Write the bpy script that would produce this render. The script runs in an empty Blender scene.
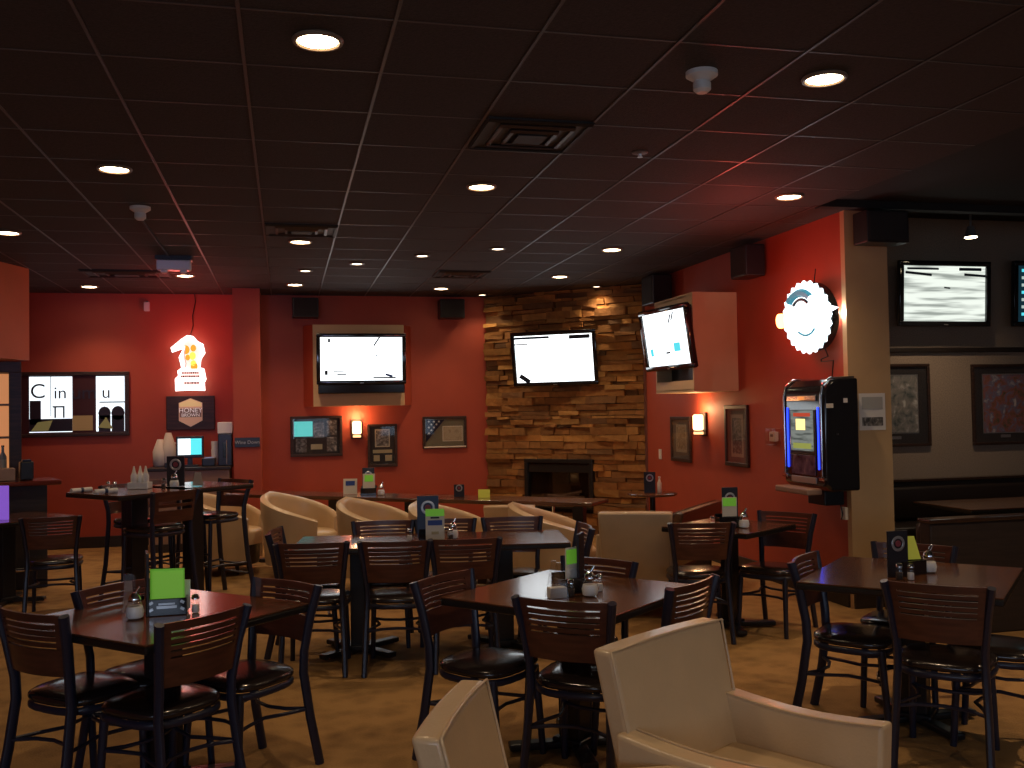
import bpy, bmesh, math, random
from mathutils import Vector, Matrix
random.seed(7)
PI = math.pi
def R(d): return math.radians(d)
scene = bpy.context.scene
COL = scene.collection
CEIL = 3.23
CAMZ = 1.65

# ------------------------------------------------------------------ materials
MATS = {}
def mat(name, col, rough=0.5, metal=0.0, emit=None, estr=0.0, noise=0.0, nscale=20.0, bump=0.0, bscale=200.0, coat=0.0, spec=0.5):
    if name in MATS: return MATS[name]
    m = bpy.data.materials.new(name); m.use_nodes = True
    nt = m.node_tree; b = nt.nodes['Principled BSDF']
    b.inputs['Base Color'].default_value = (*col, 1)
    b.inputs['Roughness'].default_value = rough
    b.inputs['Metallic'].default_value = metal
    b.inputs['Coat Weight'].default_value = coat
    b.inputs['Coat Roughness'].default_value = 0.08
    b.inputs['Specular IOR Level'].default_value = spec
    if emit:
        b.inputs['Emission Color'].default_value = (*emit, 1)
        b.inputs['Emission Strength'].default_value = estr
    tc = nt.nodes.new('ShaderNodeTexCoord')
    if noise > 0:
        n = nt.nodes.new('ShaderNodeTexNoise'); n.inputs['Scale'].default_value = nscale; n.inputs['Detail'].default_value = 5
        nt.links.new(tc.outputs['Object'], n.inputs['Vector'])
        r = nt.nodes.new('ShaderNodeMapRange')
        r.inputs['From Min'].default_value = 0.3; r.inputs['From Max'].default_value = 0.7
        r.inputs['To Min'].default_value = 1 - noise; r.inputs['To Max'].default_value = 1 + noise
        nt.links.new(n.outputs['Fac'], r.inputs['Value'])
        mx = nt.nodes.new('ShaderNodeVectorMath'); mx.operation = 'SCALE'
        mx.inputs[0].default_value = col
        nt.links.new(r.outputs['Result'], mx.inputs['Scale'])
        nt.links.new(mx.outputs['Vector'], b.inputs['Base Color'])
    if bump > 0:
        n2 = nt.nodes.new('ShaderNodeTexNoise'); n2.inputs['Scale'].default_value = bscale; n2.inputs['Detail'].default_value = 3
        nt.links.new(tc.outputs['Object'], n2.inputs['Vector'])
        bp = nt.nodes.new('ShaderNodeBump'); bp.inputs['Strength'].default_value = bump; bp.inputs['Distance'].default_value = 0.01
        nt.links.new(n2.outputs['Fac'], bp.inputs['Height']); nt.links.new(bp.outputs['Normal'], b.inputs['Normal'])
    MATS[name] = m
    return m

def emat(name, col, s):
    if name in MATS: return MATS[name]
    m = bpy.data.materials.new(name); m.use_nodes = True
    nt = m.node_tree; nt.nodes.clear()
    e = nt.nodes.new('ShaderNodeEmission'); e.inputs['Color'].default_value = (*col, 1); e.inputs['Strength'].default_value = s
    o = nt.nodes.new('ShaderNodeOutputMaterial'); nt.links.new(e.outputs[0], o.inputs[0])
    MATS[name] = m
    return m

def glassmat(name='clear_glass', tint=(1, 1, 1), refl=0.03):
    if name in MATS: return MATS[name]
    m = bpy.data.materials.new(name); m.use_nodes = True
    nt = m.node_tree; nt.nodes.clear()
    t = nt.nodes.new('ShaderNodeBsdfTransparent'); t.inputs['Color'].default_value = (*tint, 1)
    g = nt.nodes.new('ShaderNodeBsdfGlossy'); g.inputs['Roughness'].default_value = 0.03
    f = nt.nodes.new('ShaderNodeLayerWeight'); f.inputs['Blend'].default_value = 0.15
    mr = nt.nodes.new('ShaderNodeMapRange'); mr.inputs['To Min'].default_value = refl; mr.inputs['To Max'].default_value = 0.7
    mx = nt.nodes.new('ShaderNodeMixShader'); o = nt.nodes.new('ShaderNodeOutputMaterial')
    nt.links.new(f.outputs['Facing'], mr.inputs['Value']); nt.links.new(mr.outputs['Result'], mx.inputs['Fac'])
    nt.links.new(t.outputs[0], mx.inputs[1]); nt.links.new(g.outputs[0], mx.inputs[2]); nt.links.new(mx.outputs[0], o.inputs[0])
    MATS[name] = m
    return m

def woodmat(name, c1, c2, rough=0.25, scale=(1.5, 14, 14), coat=0.3):
    m = bpy.data.materials.new(name); m.use_nodes = True
    nt = m.node_tree; b = nt.nodes['Principled BSDF']
    tc = nt.nodes.new('ShaderNodeTexCoord'); mp = nt.nodes.new('ShaderNodeMapping'); mp.inputs['Scale'].default_value = scale
    n = nt.nodes.new('ShaderNodeTexNoise'); n.inputs['Scale'].default_value = 3; n.inputs['Detail'].default_value = 8
    cr = nt.nodes.new('ShaderNodeValToRGB'); cr.color_ramp.elements[0].position = 0.35; cr.color_ramp.elements[1].position = 0.68
    cr.color_ramp.elements[0].color = (*c1, 1); cr.color_ramp.elements[1].color = (*c2, 1)
    nt.links.new(tc.outputs['Object'], mp.inputs['Vector']); nt.links.new(mp.outputs[0], n.inputs['Vector'])
    nt.links.new(n.outputs['Fac'], cr.inputs['Fac']); nt.links.new(cr.outputs[0], b.inputs['Base Color'])
    b.inputs['Roughness'].default_value = rough; b.inputs['Coat Weight'].default_value = coat; b.inputs['Coat Roughness'].default_value = 0.12
    MATS[name] = m
    return m

M_red = mat('red_paint', (0.42, 0.068, 0.032), 0.6, noise=0.06, nscale=3, bump=0.15, bscale=150)
M_orange = mat('rust_paint', (0.55, 0.15, 0.05), 0.55, noise=0.06, nscale=3)
M_tan = mat('tan_paint', (0.55, 0.36, 0.18), 0.6, noise=0.05, nscale=4, bump=0.1)
M_boxtan = mat('box_tan_paint', (0.62, 0.42, 0.22), 0.6, noise=0.04, nscale=4)
M_grey = mat('taupe_wallcover', (0.30, 0.22, 0.16), 0.8, noise=0.25, nscale=90, bump=0.3)
M_mauve = mat('mauve_paint', (0.34, 0.1, 0.09), 0.55, noise=0.05)
M_black = mat('black_plastic', (0.012, 0.012, 0.014), 0.35)
M_gloss = mat('gloss_black', (0.01, 0.01, 0.012), 0.12, coat=0.5)
M_darkceil = mat('black_ceiling_paint', (0.012, 0.010, 0.009), 0.8)
M_tile = mat('dark_ceiling_tile', (0.047, 0.034, 0.030), 0.9, noise=0.18, nscale=60, bump=0.3, bscale=120)
M_tbar = mat('ceiling_bar_metal', (0.075, 0.058, 0.052), 0.45, metal=0.3)
M_metal = mat('black_chair_metal', (0.018, 0.02, 0.04), 0.34, metal=0.1)  # blue daylight sheen put into the black base colour
M_vinyl = mat('black_vinyl', (0.018, 0.012, 0.011), 0.22, coat=0.25, bump=0.05, bscale=60)
M_slat = woodmat('mahogany_slats', (0.062, 0.018, 0.011), (0.11, 0.034, 0.019), 0.35)
M_top = woodmat('walnut_table_top', (0.065, 0.024, 0.011), (0.13, 0.05, 0.022), 0.2, (1.2, 10, 10), 0.5)
M_edge = mat('black_table_edge', (0.012, 0.010, 0.009), 0.3)
M_cream = mat('cream_leather', (0.60, 0.43, 0.25), 0.34, noise=0.05, nscale=6, bump=0.12, bscale=90, coat=0.15)
M_brownl = mat('dark_brown_leather', (0.06, 0.028, 0.016), 0.25, noise=0.15, coat=0.3)
M_darkfoot = mat('dark_wood_foot', (0.03, 0.015, 0.01), 0.3)
M_frame = woodmat('dark_frame_wood', (0.022, 0.010, 0.006), (0.055, 0.022, 0.012), 0.5, coat=0.0)
M_board = woodmat('dark_wainscot', (0.014, 0.009, 0.007), (0.026, 0.016, 0.012), 0.5, coat=0.05)
M_counter = mat('beige_laminate', (0.3, 0.19, 0.13), 0.5, noise=0.05)
M_chrome = mat('chrome', (0.8, 0.8, 0.8), 0.12, metal=1.0)
M_white = mat('white_plastic', (0.75, 0.72, 0.68), 0.4)
M_offwhite = mat('warm_white_paper', (0.75, 0.68, 0.55), 0.6)
M_green = mat('lime_card', (0.22, 0.62, 0.05), 0.5, emit=(0.22, 0.62, 0.05), estr=0.2)  # faint self-glow put into the card colour to brighten it
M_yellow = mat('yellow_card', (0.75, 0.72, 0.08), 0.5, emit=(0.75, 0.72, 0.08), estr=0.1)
M_blue = mat('blue_print', (0.03, 0.07, 0.3), 0.5)
M_navy = mat('navy_cover', (0.02, 0.04, 0.1), 0.4)
M_menu = mat('black_menu_cover', (0.015, 0.012, 0.016), 0.35)
M_sugar = mat('white_sugar', (0.85, 0.83, 0.8), 0.7)
M_pepper = mat('ground_pepper', (0.06, 0.045, 0.035), 0.8)
M_ketchup = mat('red_sauce', (0.35, 0.02, 0.01), 0.3)
M_glass = glassmat()
M_acryl = glassmat('clear_acrylic', (0.97, 0.97, 0.97), 0.12)
M_matb = mat('grey_mat_board', (0.16, 0.14, 0.12), 0.7)
M_matd = mat('black_mat_board', (0.03, 0.025, 0.025), 0.7)
M_matc = mat('cream_mat_board', (0.5, 0.45, 0.34), 0.7)
M_silver = mat('silver_fillet', (0.5, 0.5, 0.5), 0.3, metal=0.8)
M_gold = mat('gold_plate', (0.5, 0.38, 0.18), 0.35, metal=0.5)
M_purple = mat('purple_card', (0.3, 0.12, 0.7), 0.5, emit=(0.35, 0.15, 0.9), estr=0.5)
M_vent = mat('dark_vent_metal', (0.018, 0.014, 0.013), 0.6)
M_ventl = mat('vent_blade_metal', (0.07, 0.045, 0.04), 0.4, metal=0.3)

def printmat(name, cols, scale=18, rough=0.5):
    m = bpy.data.materials.new(name); m.use_nodes = True
    nt = m.node_tree; b = nt.nodes['Principled BSDF']
    tc = nt.nodes.new('ShaderNodeTexCoord'); n = nt.nodes.new('ShaderNodeTexNoise')
    n.inputs['Scale'].default_value = scale; n.inputs['Detail'].default_value = 4; n.inputs['Distortion'].default_value = 0.6
    cr = nt.nodes.new('ShaderNodeValToRGB')
    els = cr.color_ramp.elements
    k = len(cols)
    els[0].position = 0.3; els[0].color = (*cols[0], 1); els[1].position = 0.72; els[1].color = (*cols[-1], 1)
    for i in range(1, k - 1):
        e = els.new(0.3 + 0.42 * i / (k - 1)); e.color = (*cols[i], 1)
    nt.links.new(tc.outputs['Object'], n.inputs['Vector']); nt.links.new(n.outputs['Fac'], cr.inputs['Fac'])
    nt.links.new(cr.outputs[0], b.inputs['Base Color']); b.inputs['Roughness'].default_value = rough
    return m
P_grey = printmat('grey_photo_print', [(0.03, 0.03, 0.03), (0.15, 0.14, 0.13), (0.5, 0.48, 0.45)], 30)
P_sepia = printmat('sepia_print', [(0.2, 0.15, 0.09), (0.42, 0.34, 0.22), (0.6, 0.52, 0.38)], 25)
P_team = printmat('team_photo_print', [(0.06, 0.08, 0.08), (0.22, 0.22, 0.2), (0.34, 0.3, 0.27), (0.7, 0.68, 0.62)], 14)
P_redteam = printmat('red_photo_print', [(0.09, 0.11, 0.05), (0.4, 0.12, 0.08), (0.2, 0.2, 0.3), (0.75, 0.62, 0.52)], 12)
P_cert = printmat('certificate_print', [(0.45, 0.36, 0.22), (0.5, 0.42, 0.28), (0.36, 0.28, 0.17)], 20)

# ------------------------------------------------------------------ mesh builder
class MB:
    def __init__(s): s.bm = bmesh.new()
    def box(s, c, d, bev=0.0, rz=0.0, rx=0.0, ry=0.0, seg=2):
        r = bmesh.ops.create_cube(s.bm, size=1.0); vs = r['verts']
        bmesh.ops.scale(s.bm, vec=Vector(d), verts=vs)
        if bev > 0:
            es = list({e for v in vs for e in v.link_edges})
            rr = bmesh.ops.bevel(s.bm, geom=es, offset=bev, segments=seg, affect='EDGES', profile=0.5)
            vs = list({v for f in rr['faces'] for v in f.verts} | {v for v in vs if v.is_valid})
            todo = list(vs); seen = set(vs)
            while todo:
                v = todo.pop()
                for e in v.link_edges:
                    o = e.other_vert(v)
                    if o not in seen: seen.add(o); todo.append(o)
            vs = list(seen)
        M = Matrix.Translation(Vector(c)) @ Matrix.Rotation(rz, 4, 'Z') @ Matrix.Rotation(ry, 4, 'Y') @ Matrix.Rotation(rx, 4, 'X')
        bmesh.ops.transform(s.bm, matrix=M, verts=vs)
        return s
    def tube(s, pts, r, seg=8, flat=None, cap=True):
        """sweep; r number or list; flat=(a,b) elliptical/rect radii in local axes"""
        pts = [Vector(p) for p in pts]; n = len(pts); rings = []
        rs = r if isinstance(r, (list, tuple)) else [r] * n
        prev = None
        for i, p in enumerate(pts):
            if i == 0: t = pts[1] - p
            elif i == n - 1: t = p - pts[i - 1]
            else: t = (pts[i + 1] - p).normalized() + (p - pts[i - 1]).normalized()
            t.normalize()
            if prev is None:
                ref = Vector((1, 0, 0)) if abs(t.x) < 0.8 else Vector((0, 1, 0))
                a = (ref - t * ref.dot(t)).normalized()
            else:
                a = (prev - t * prev.dot(t)).normalized()
            prev = a; b = t.cross(a)
            ring = []
            for k in range(seg):
                th = 2 * PI * (k + 0.5) / seg
                fa, fb = (flat if flat else (1, 1))
                ring.append(s.bm.verts.new(p + a * math.cos(th) * rs[i] * fa + b * math.sin(th) * rs[i] * fb))
            rings.append(ring)
        for i in range(n - 1):
            for k in range(seg):
                s.bm.faces.new((rings[i][k], rings[i][(k + 1) % seg], rings[i + 1][(k + 1) % seg], rings[i + 1][k]))
        if cap:
            s.bm.faces.new(rings[0][::-1]); s.bm.faces.new(rings[-1])
        return s
    def ring(s, c, R_, r, n=24, seg=6, sy=1.0, a0=0, a1=360):
        full = abs(a1 - a0) >= 360
        m = n if full else n + 1
        rings = []
        for i in range(m):
            t = R(a0 + (a1 - a0) * i / n)
            d = Vector((math.cos(t), math.sin(t) * sy, 0)); ring = []
            for k in range(seg):
                p = 2 * PI * k / seg
                ring.append(s.bm.verts.new(Vector(c) + d * R_ + d.normalized() * math.cos(p) * r + Vector((0, 0, math.sin(p) * r))))
            rings.append(ring)
        for i in range(n):
            A = rings[i]; B = rings[(i + 1) % m]
            for k in range(seg): s.bm.faces.new((A[k], B[k], B[(k + 1) % seg], A[(k + 1) % seg]))
        return s
    def lathe(s, prof, c=(0, 0, 0), seg=20, sx=1, sy=1, axis='Z'):
        rings = []
        c = Vector(c)
        for (r, z) in prof:
            ring = []
            for k in range(seg):
                t = 2 * PI * k / seg
                v = Vector((math.cos(t) * r * sx, math.sin(t) * r * sy, z))
                if axis == 'Y': v = Vector((v.x, -v.z, v.y))
                ring.append(s.bm.verts.new(c + v))
            rings.append(ring)
        for i in range(len(prof) - 1):
            for k in range(seg): s.bm.faces.new((rings[i][k], rings[i][(k + 1) % seg], rings[i + 1][(k + 1) % seg], rings[i + 1][k]))
        s.bm.faces.new(rings[0][::-1]); s.bm.faces.new(rings[-1])
        return s
    def prism(s, pts, y0, y1):
        """polygon pts (x,z) extruded along y"""
        a = [s.bm.verts.new((p[0], y0, p[1])) for p in pts]; b = [s.bm.verts.new((p[0], y1, p[1])) for p in pts]
        n = len(pts)
        s.bm.faces.new(a); s.bm.faces.new(b[::-1])
        for i in range(n): s.bm.faces.new((a[i], b[i], b[(i + 1) % n], a[(i + 1) % n]))
        return s
    def prismz(s, pts, z0, z1):
        a = [s.bm.verts.new((p[0], p[1], z0)) for p in pts]; b = [s.bm.verts.new((p[0], p[1], z1)) for p in pts]
        n = len(pts)
        s.bm.faces.new(a[::-1]); s.bm.faces.new(b)
        for i in range(n): s.bm.faces.new((a[(i + 1) % n], b[(i + 1) % n], b[i], a[i]))
        return s
    def frame(s, w, h, t, d, y=0.0, bev=0.0):
        """rectangular ring in XZ, thickness t, depth d (towards -y from y)"""
        yc = y - d / 2
        s.box((0, yc, h / 2 - t / 2), (w, d, t), bev); s.box((0, yc, -h / 2 + t / 2), (w, d, t), bev)
        s.box((-w / 2 + t / 2, yc, 0), (t, d, h - 2 * t), bev); s.box((w / 2 - t / 2, yc, 0), (t, d, h - 2 * t), bev)
        return s
    def build(s, name, m, parent=None, smooth=None, loc=None, rz=None):
        bmesh.ops.recalc_face_normals(s.bm, faces=s.bm.faces)
        me = bpy.data.meshes.new(name); s.bm.to_mesh(me); s.bm.free()
        if m: me.materials.append(m)
        if smooth:
            for p in me.polygons: p.use_smooth = True
            me.set_sharp_from_angle(angle=R(smooth))
        o = bpy.data.objects.new(name, me); COL.objects.link(o)
        if parent: o.parent = parent
        if loc is not None: o.location = loc
        if rz is not None: o.rotation_euler.z = rz
        return o

def tag(o, label=None, cat=None, group=None, kind=None):
    if label and not 4 <= len(label.replace('-', ' ').split()) <= 16: print('LABEL', len(label.split()), label)
    if label: o['label'] = label
    if cat: o['category'] = cat
    if group: o['group'] = group
    if kind: o['kind'] = kind
    return o
def thing(name, label, cat, loc=(0, 0, 0), rz=0.0, group=None):
    o = bpy.data.objects.new(name, None); COL.objects.link(o)
    o.empty_display_size = 0.1
    o.location = loc; o.rotation_euler = (0, 0, R(rz))
    return tag(o, label, cat, group)
def dup(src, label, loc, rz, group=None):
    def cp(o, parent):
        c = o.copy(); COL.objects.link(c)
        if parent: c.parent = parent
        for ch in kids[o.name]: cp(ch, c)
        return c
    kids = {}
    def collect(o):
        kids[o.name] = list(o.children)
        for ch in o.children: collect(ch)
    collect(src)
    c = cp(src, None)
    c.location = loc; c.rotation_euler = (0, 0, R(rz)); c['label'] = label
    if group: c['group'] = group
    return c
def structure(mb, name, m, smooth=None):
    o = mb.build(name, m, smooth=smooth); o['kind'] = 'structure'; return o
def lettering(body, size, m, parent, loc, rot=(PI / 2, 0, 0), extrude=0.002, align='CENTER', name='lettering', sx=1.0):
    cu = bpy.data.curves.new(name, 'FONT'); cu.body = body; cu.size = size; cu.extrude = extrude
    cu.align_x = align; cu.align_y = 'CENTER'
    cu.materials.append(m)
    o = bpy.data.objects.new(name, cu); COL.objects.link(o); o.parent = parent; o.location = loc; o.rotation_euler = rot
    bpy.context.view_layer.update()
    dg = bpy.context.evaluated_depsgraph_get()
    me = bpy.data.meshes.new_from_object(o.evaluated_get(dg)); bpy.data.objects.remove(o)
    if not me.materials: me.materials.append(m)
    o = bpy.data.objects.new(name, me); COL.objects.link(o); o.parent = parent; o.location = loc; o.rotation_euler = rot
    return o

# ------------------------------------------------------------------ room shell
def carpet():
    m = bpy.data.materials.new('patterned_carpet'); m.use_nodes = True
    nt = m.node_tree; b = nt.nodes['Principled BSDF']; tc = nt.nodes.new('ShaderNodeTexCoord')
    n1 = nt.nodes.new('ShaderNodeTexNoise'); n1.inputs['Scale'].default_value = 3.5; n1.inputs['Detail'].default_value = 3
    n2 = nt.nodes.new('ShaderNodeTexNoise'); n2.inputs['Scale'].default_value = 90; n2.inputs['Detail'].default_value = 3
    v = nt.nodes.new('ShaderNodeTexVoronoi'); v.inputs['Scale'].default_value = 9
    mpp = nt.nodes.new('ShaderNodeMath'); mpp.operation = 'ADD'
    m2 = nt.nodes.new('ShaderNodeMath'); m2.operation = 'MULTIPLY_ADD'; m2.inputs[1].default_value = 0.4
    cr = nt.nodes.new('ShaderNodeValToRGB'); e = cr.color_ramp.elements
    e[0].position = 0.55; e[0].color = (0.20, 0.105, 0.032, 1); e[1].position = 1.15; e[1].color = (0.36, 0.20, 0.065, 1)
    nt.links.new(tc.outputs['Object'], n1.inputs['Vector']); nt.links.new(tc.outputs['Object'], n2.inputs['Vector']); nt.links.new(tc.outputs['Object'], v.inputs['Vector'])
    nt.links.new(v.outputs['Distance'], m2.inputs[0]); nt.links.new(n1.outputs['Fac'], m2.inputs[2])
    nt.links.new(m2.outputs[0], mpp.inputs[0])
    sc = nt.nodes.new('ShaderNodeMath'); sc.operation = 'MULTIPLY'; sc.inputs[1].default_value = 0.35
    nt.links.new(n2.outputs['Fac'], sc.inputs[0]); nt.links.new(sc.outputs[0], mpp.inputs[1])
    nt.links.new(mpp.outputs[0], cr.inputs['Fac']); nt.links.new(cr.outputs[0], b.inputs['Base Color'])
    b.inputs['Roughness'].default_value = 0.95
    bp = nt.nodes.new('ShaderNodeBump'); bp.inputs['Strength'].default_value = 0.4; bp.inputs['Distance'].default_value = 0.01
    nt.links.new(n2.outputs['Fac'], bp.inputs['Height']); nt.links.new(bp.outputs[0], b.inputs['Normal'])
    return m
X0, X1, Y0, Y1 = -4.6, 9.2, -3.0, 13.1
structure(MB().box(((X0 + X1) / 2, (Y0 + Y1) / 2, -0.05), (X1 - X0 + 0.6, Y1 - Y0 + 0.6, 0.1)), 'floor', carpet())
# main tiled ceiling, with an L-shaped outline: it stops at x=4.15 in front of y=6.8
cb = MB()
cb.box(((X0 + 4.15) / 2, (Y0 + Y1) / 2, CEIL + 0.05), (4.15 - X0, Y1 - Y0 + 0.4, 0.1))
cb.box((4.49, (6.8 + Y1) / 2, CEIL + 0.05), (0.68, Y1 - 6.8, 0.1))
structure(cb, 'ceiling', M_tile)
g = MB(); s_ = 0.612
x = -0.775 - 6 * s_
while x < 4.8:
    y0 = Y0 if x < 4.12 else 6.8
    if x > X0: g.box((x, (y0 + Y1) / 2, CEIL - 0.002), (0.015, Y1 - y0, 0.006))
    x += s_
y = 3.83 - 11 * s_
while y < Y1:
    x1 = 4.15 if y < 6.8 else 4.45
    if y > Y0: g.box(((X0 + x1) / 2, y, CEIL - 0.001), (x1 - X0, 0.012, 0.003))
    y += s_
structure(g, 'ceiling_grid', M_tbar)
# black painted ceiling over the booth area, and the drop beam in front of it
db = MB()
db.box(((4.15 + X1) / 2, (Y0 + 6.8) / 2, CEIL + 0.1), (X1 - 4.15, 6.8 - Y0, 0.1))
db.box(((4.83 + X1) / 2, 7.8, 3.6), (X1 - 4.83, 2.2, 0.1))
structure(db, 'ceiling_booth_area', M_darkceil)
structure(MB().box(((4.15 + X1) / 2, 6.84, 3.4), (X1 - 4.15, 0.1, 0.36)), 'beam_booth_area', M_darkceil)
# walls
structure(MB().box(((X0 + 4.47) / 2, Y1 + 0.06, 1.7), (4.47 - X0, 0.12, 3.4)), 'wall_back', M_red)
wr = MB().box((4.55, (6.98 + 11.6) / 2, 1.7), (0.2, 11.6 - 6.98, 3.4))
structure(wr, 'wall_right', M_red)
structure(MB().box((4.64, 6.98, 1.64), (0.39, 0.06, 3.28)), 'wall_right_end', M_tan)
structure(MB().box((4.745, 7.8, 1.75), (0.17, 1.6, 3.5)), 'wall_right_return', M_tan)
structure(MB().box(((4.66 + X1) / 2, 8.66, 1.85), (X1 - 4.66, 0.12, 3.7)), 'wall_booth_area', M_grey)
structure(MB().box(((4.85 + X1) / 2, 8.585, 2.19), (X1 - 4.85, 0.04, 0.05), 0.008), 'trim_1', M_board)
structure(MB().box((X0 - 0.06, (Y0 + Y1) / 2, 1.7), (0.12, Y1 - Y0, 3.4)), 'wall_left', M_orange)
structure(MB().box((X1 + 0.06, (Y0 + 8.6) / 2, 1.85), (0.12, 8.6 - Y0, 3.7)), 'wall_far_right', M_grey)
# wall behind the photographer with three daylight windows
wn = MB()
wins = [(-3.2, 2.0), (0.3, 2.0), (3.6, 1.7), (6.9, 2.2)]
zs, ze = 0.9, 2.4
wn.box(((X0 + X1) / 2, Y0 - 0.06, zs / 2), (X1 - X0, 0.12, zs)); wn.box(((X0 + X1) / 2, Y0 - 0.06, (ze + 3.5) / 2), (X1 - X0, 0.12, 3.5 - ze))
edges = [X0]
for cx, w in wins: edges += [cx - w / 2, cx + w / 2]
edges.append(X1)
for i in range(0, len(edges), 2): wn.box(((edges[i] + edges[i + 1]) / 2, Y0 - 0.06, (zs + ze) / 2), (edges[i + 1] - edges[i], 0.12, ze - zs))
structure(wn, 'wall_front', M_red)
E_day = emat('daylight_pane', (0.62, 0.78, 1.0), 1.3)
for i, (cx, w) in enumerate(wins):
    wo = structure(MB().frame(w, ze - zs, 0.05, 0.1).box((0, -0.05, 0), (0.04, 0.06, ze - zs)), 'window_%d' % (i + 1), M_frame)
    wo.location = (cx, Y0 + 0.02, (zs + ze) / 2)
    p = MB().box((0, -0.06, 0), (w - 0.06, 0.02, ze - zs - 0.06)).build('pane', E_day, wo)
# column on the back wall with cooler upper paint
structure(MB().box((-0.465, 12.75, 1.64), (0.33, 0.7, 3.28)), 'wall_column', M_red)
# lowered bulkhead over the bar
bk = MB().prismz([(-2.62, 11.0), (-2.8, 10.45), (-4.55, 10.45), (-4.55, 11.0)], 2.26, CEIL)
structure(bk, 'wall_bar_bulkhead', M_orange)
structure(MB().box((-2.62, Y1 - 0.012, 0.07), (3.9, 0.025, 0.14), 0.004), 'baseboard_back_left', M_board)
structure(MB().box((1.2, Y1 - 0.012, 0.07), (2.9, 0.025, 0.14), 0.004), 'baseboard_back', M_board)
structure(MB().box((4.437, 9.2, 0.07), (0.025, 4.4, 0.14), 0.004), 'baseboard_right', M_board)
structure(MB().box((4.64, 6.937, 0.07), (0.39, 0.025, 0.14), 0.004), 'baseboard_right_end', M_board)

# stone fireplace wall across the corner
SO = Vector((2.75, 13.1, 0)); SU = Vector((1.72, -1.6, 0)).normalized(); SANG = math.degrees(math.atan2(SU.y, SU.x))
SL = 2.35
SN = Vector((-0.681, -0.732, 0))
def spt(s, off=0.0, z=0.0): return SO + SU * s + SN * off + Vector((0, 0, z))
bm = bmesh.new(); cl = bm.loops.layers.color.new('tone')
def sbox(x0, x1, z0, z1, d, tone):
    r = bmesh.ops.create_cube(bm, size=1.0); vs = r['verts']
    bmesh.ops.scale(bm, vec=(x1 - x0, d + 0.1, z1 - z0), verts=vs)
    bmesh.ops.translate(bm, vec=((x0 + x1) / 2, -(d - 0.1) / 2, (z0 + z1) / 2), verts=vs)
    for v in vs:
        if v.co.y < 0:
            v.co.x += random.uniform(-.008, .008); v.co.z += random.uniform(-.006, .006); v.co.y += random.uniform(-.012, .012)
    for v in vs:
        for l in v.link_loops: l[cl] = (*tone, 1)
z = 0.0
tones = [(0.30, 0.21, 0.11), (0.27, 0.185, 0.095), (0.34, 0.25, 0.135), (0.29, 0.20, 0.11), (0.23, 0.165, 0.10), (0.32, 0.22, 0.11)]
FX0, FX1, FZ0, FZ1 = 0.62, 1.63, 0.34, 0.99
while z < CEIL - 0.01:
    h = random.choice([0.04, 0.055, 0.065, 0.075, 0.085, 0.10])
    if z + h > CEIL: h = CEIL - z
    x = 0.0
    while x < SL:
        w = random.uniform(0.14, 0.48)
        if x + w > SL - 0.08: w = SL - x
        segs = [(x, x + w)]
        if z + h > FZ0 + 0.02 and z < FZ1 - 0.02:
            segs = []
            a, b_ = x, x + w
            if b_ <= FX0 or a >= FX1: segs = [(a, b_)]
            else:
                if a < FX0: segs.append((a, FX0))
                if b_ > FX1: segs.append((FX1, b_))
        for (a, b_) in segs:
            t = random.choice(tones); k = random.uniform(1.7, 2.25)
            sbox(a + 0.003, b_ - 0.003, z + 0.003, z + h - 0.002, random.uniform(0.03, 0.10), (t[0] * k, t[1] * k, t[2] * k))
        x += w
    z += h
bmesh.ops.recalc_face_normals(bm, faces=bm.faces)
me = bpy.data.meshes.new('stone'); bm.to_mesh(me); bm.free()
ms = bpy.data.materials.new('ledge_stone'); ms.use_nodes = True
nt = ms.node_tree; b = nt.nodes['Principled BSDF']; at = nt.nodes.new('ShaderNodeAttribute'); at.attribute_name = 'tone'
tc = nt.nodes.new('ShaderNodeTexCoord'); n = nt.nodes.new('ShaderNodeTexNoise'); n.inputs['Scale'].default_value = 14; n.inputs['Detail'].default_value = 6
mr = nt.nodes.new('ShaderNodeMapRange'); mr.inputs['To Min'].default_value = 0.55; mr.inputs['To Max'].default_value = 1.35
vm = nt.nodes.new('ShaderNodeVectorMath'); vm.operation = 'SCALE'
nt.links.new(tc.outputs['Object'], n.inputs['Vector']); nt.links.new(n.outputs['Fac'], mr.inputs['Value'])
nt.links.new(at.outputs['Color'], vm.inputs[0]); nt.links.new(mr.outputs['Result'], vm.inputs['Scale']); nt.links.new(vm.outputs[0], b.inputs['Base Color'])
bp = nt.nodes.new('ShaderNodeBump'); bp.inputs['Strength'].default_value = 0.8; bp.inputs['Distance'].default_value = 0.02
nt.links.new(n.outputs['Fac'], bp.inputs['Height']); nt.links.new(bp.outputs[0], b.inputs['Normal']); b.inputs['Roughness'].default_value = 0.85
me.materials.append(ms)
so = bpy.data.objects.new('wall_stone', me); COL.objects.link(so); so['kind'] = 'structure'
so.location = SO + SN * 0.0; so.rotation_euler.z = R(SANG)
# mortar backing behind stones
structure(MB().prismz([(2.6, 13.2), (2.75, 13.1), (4.47, 11.5), (4.6, 11.5), (4.6, 13.2)], 0, 3.4), 'wall_stone_backing', mat('dark_mortar', (0.03, 0.02, 0.013), 0.9))
structure(MB().box((4.44, 11.45, 1.615), (0.03, 0.04, 3.23)), 'trim_2', mat('mauve_corner', (0.2, 0.08, 0.06), 0.6))

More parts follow.
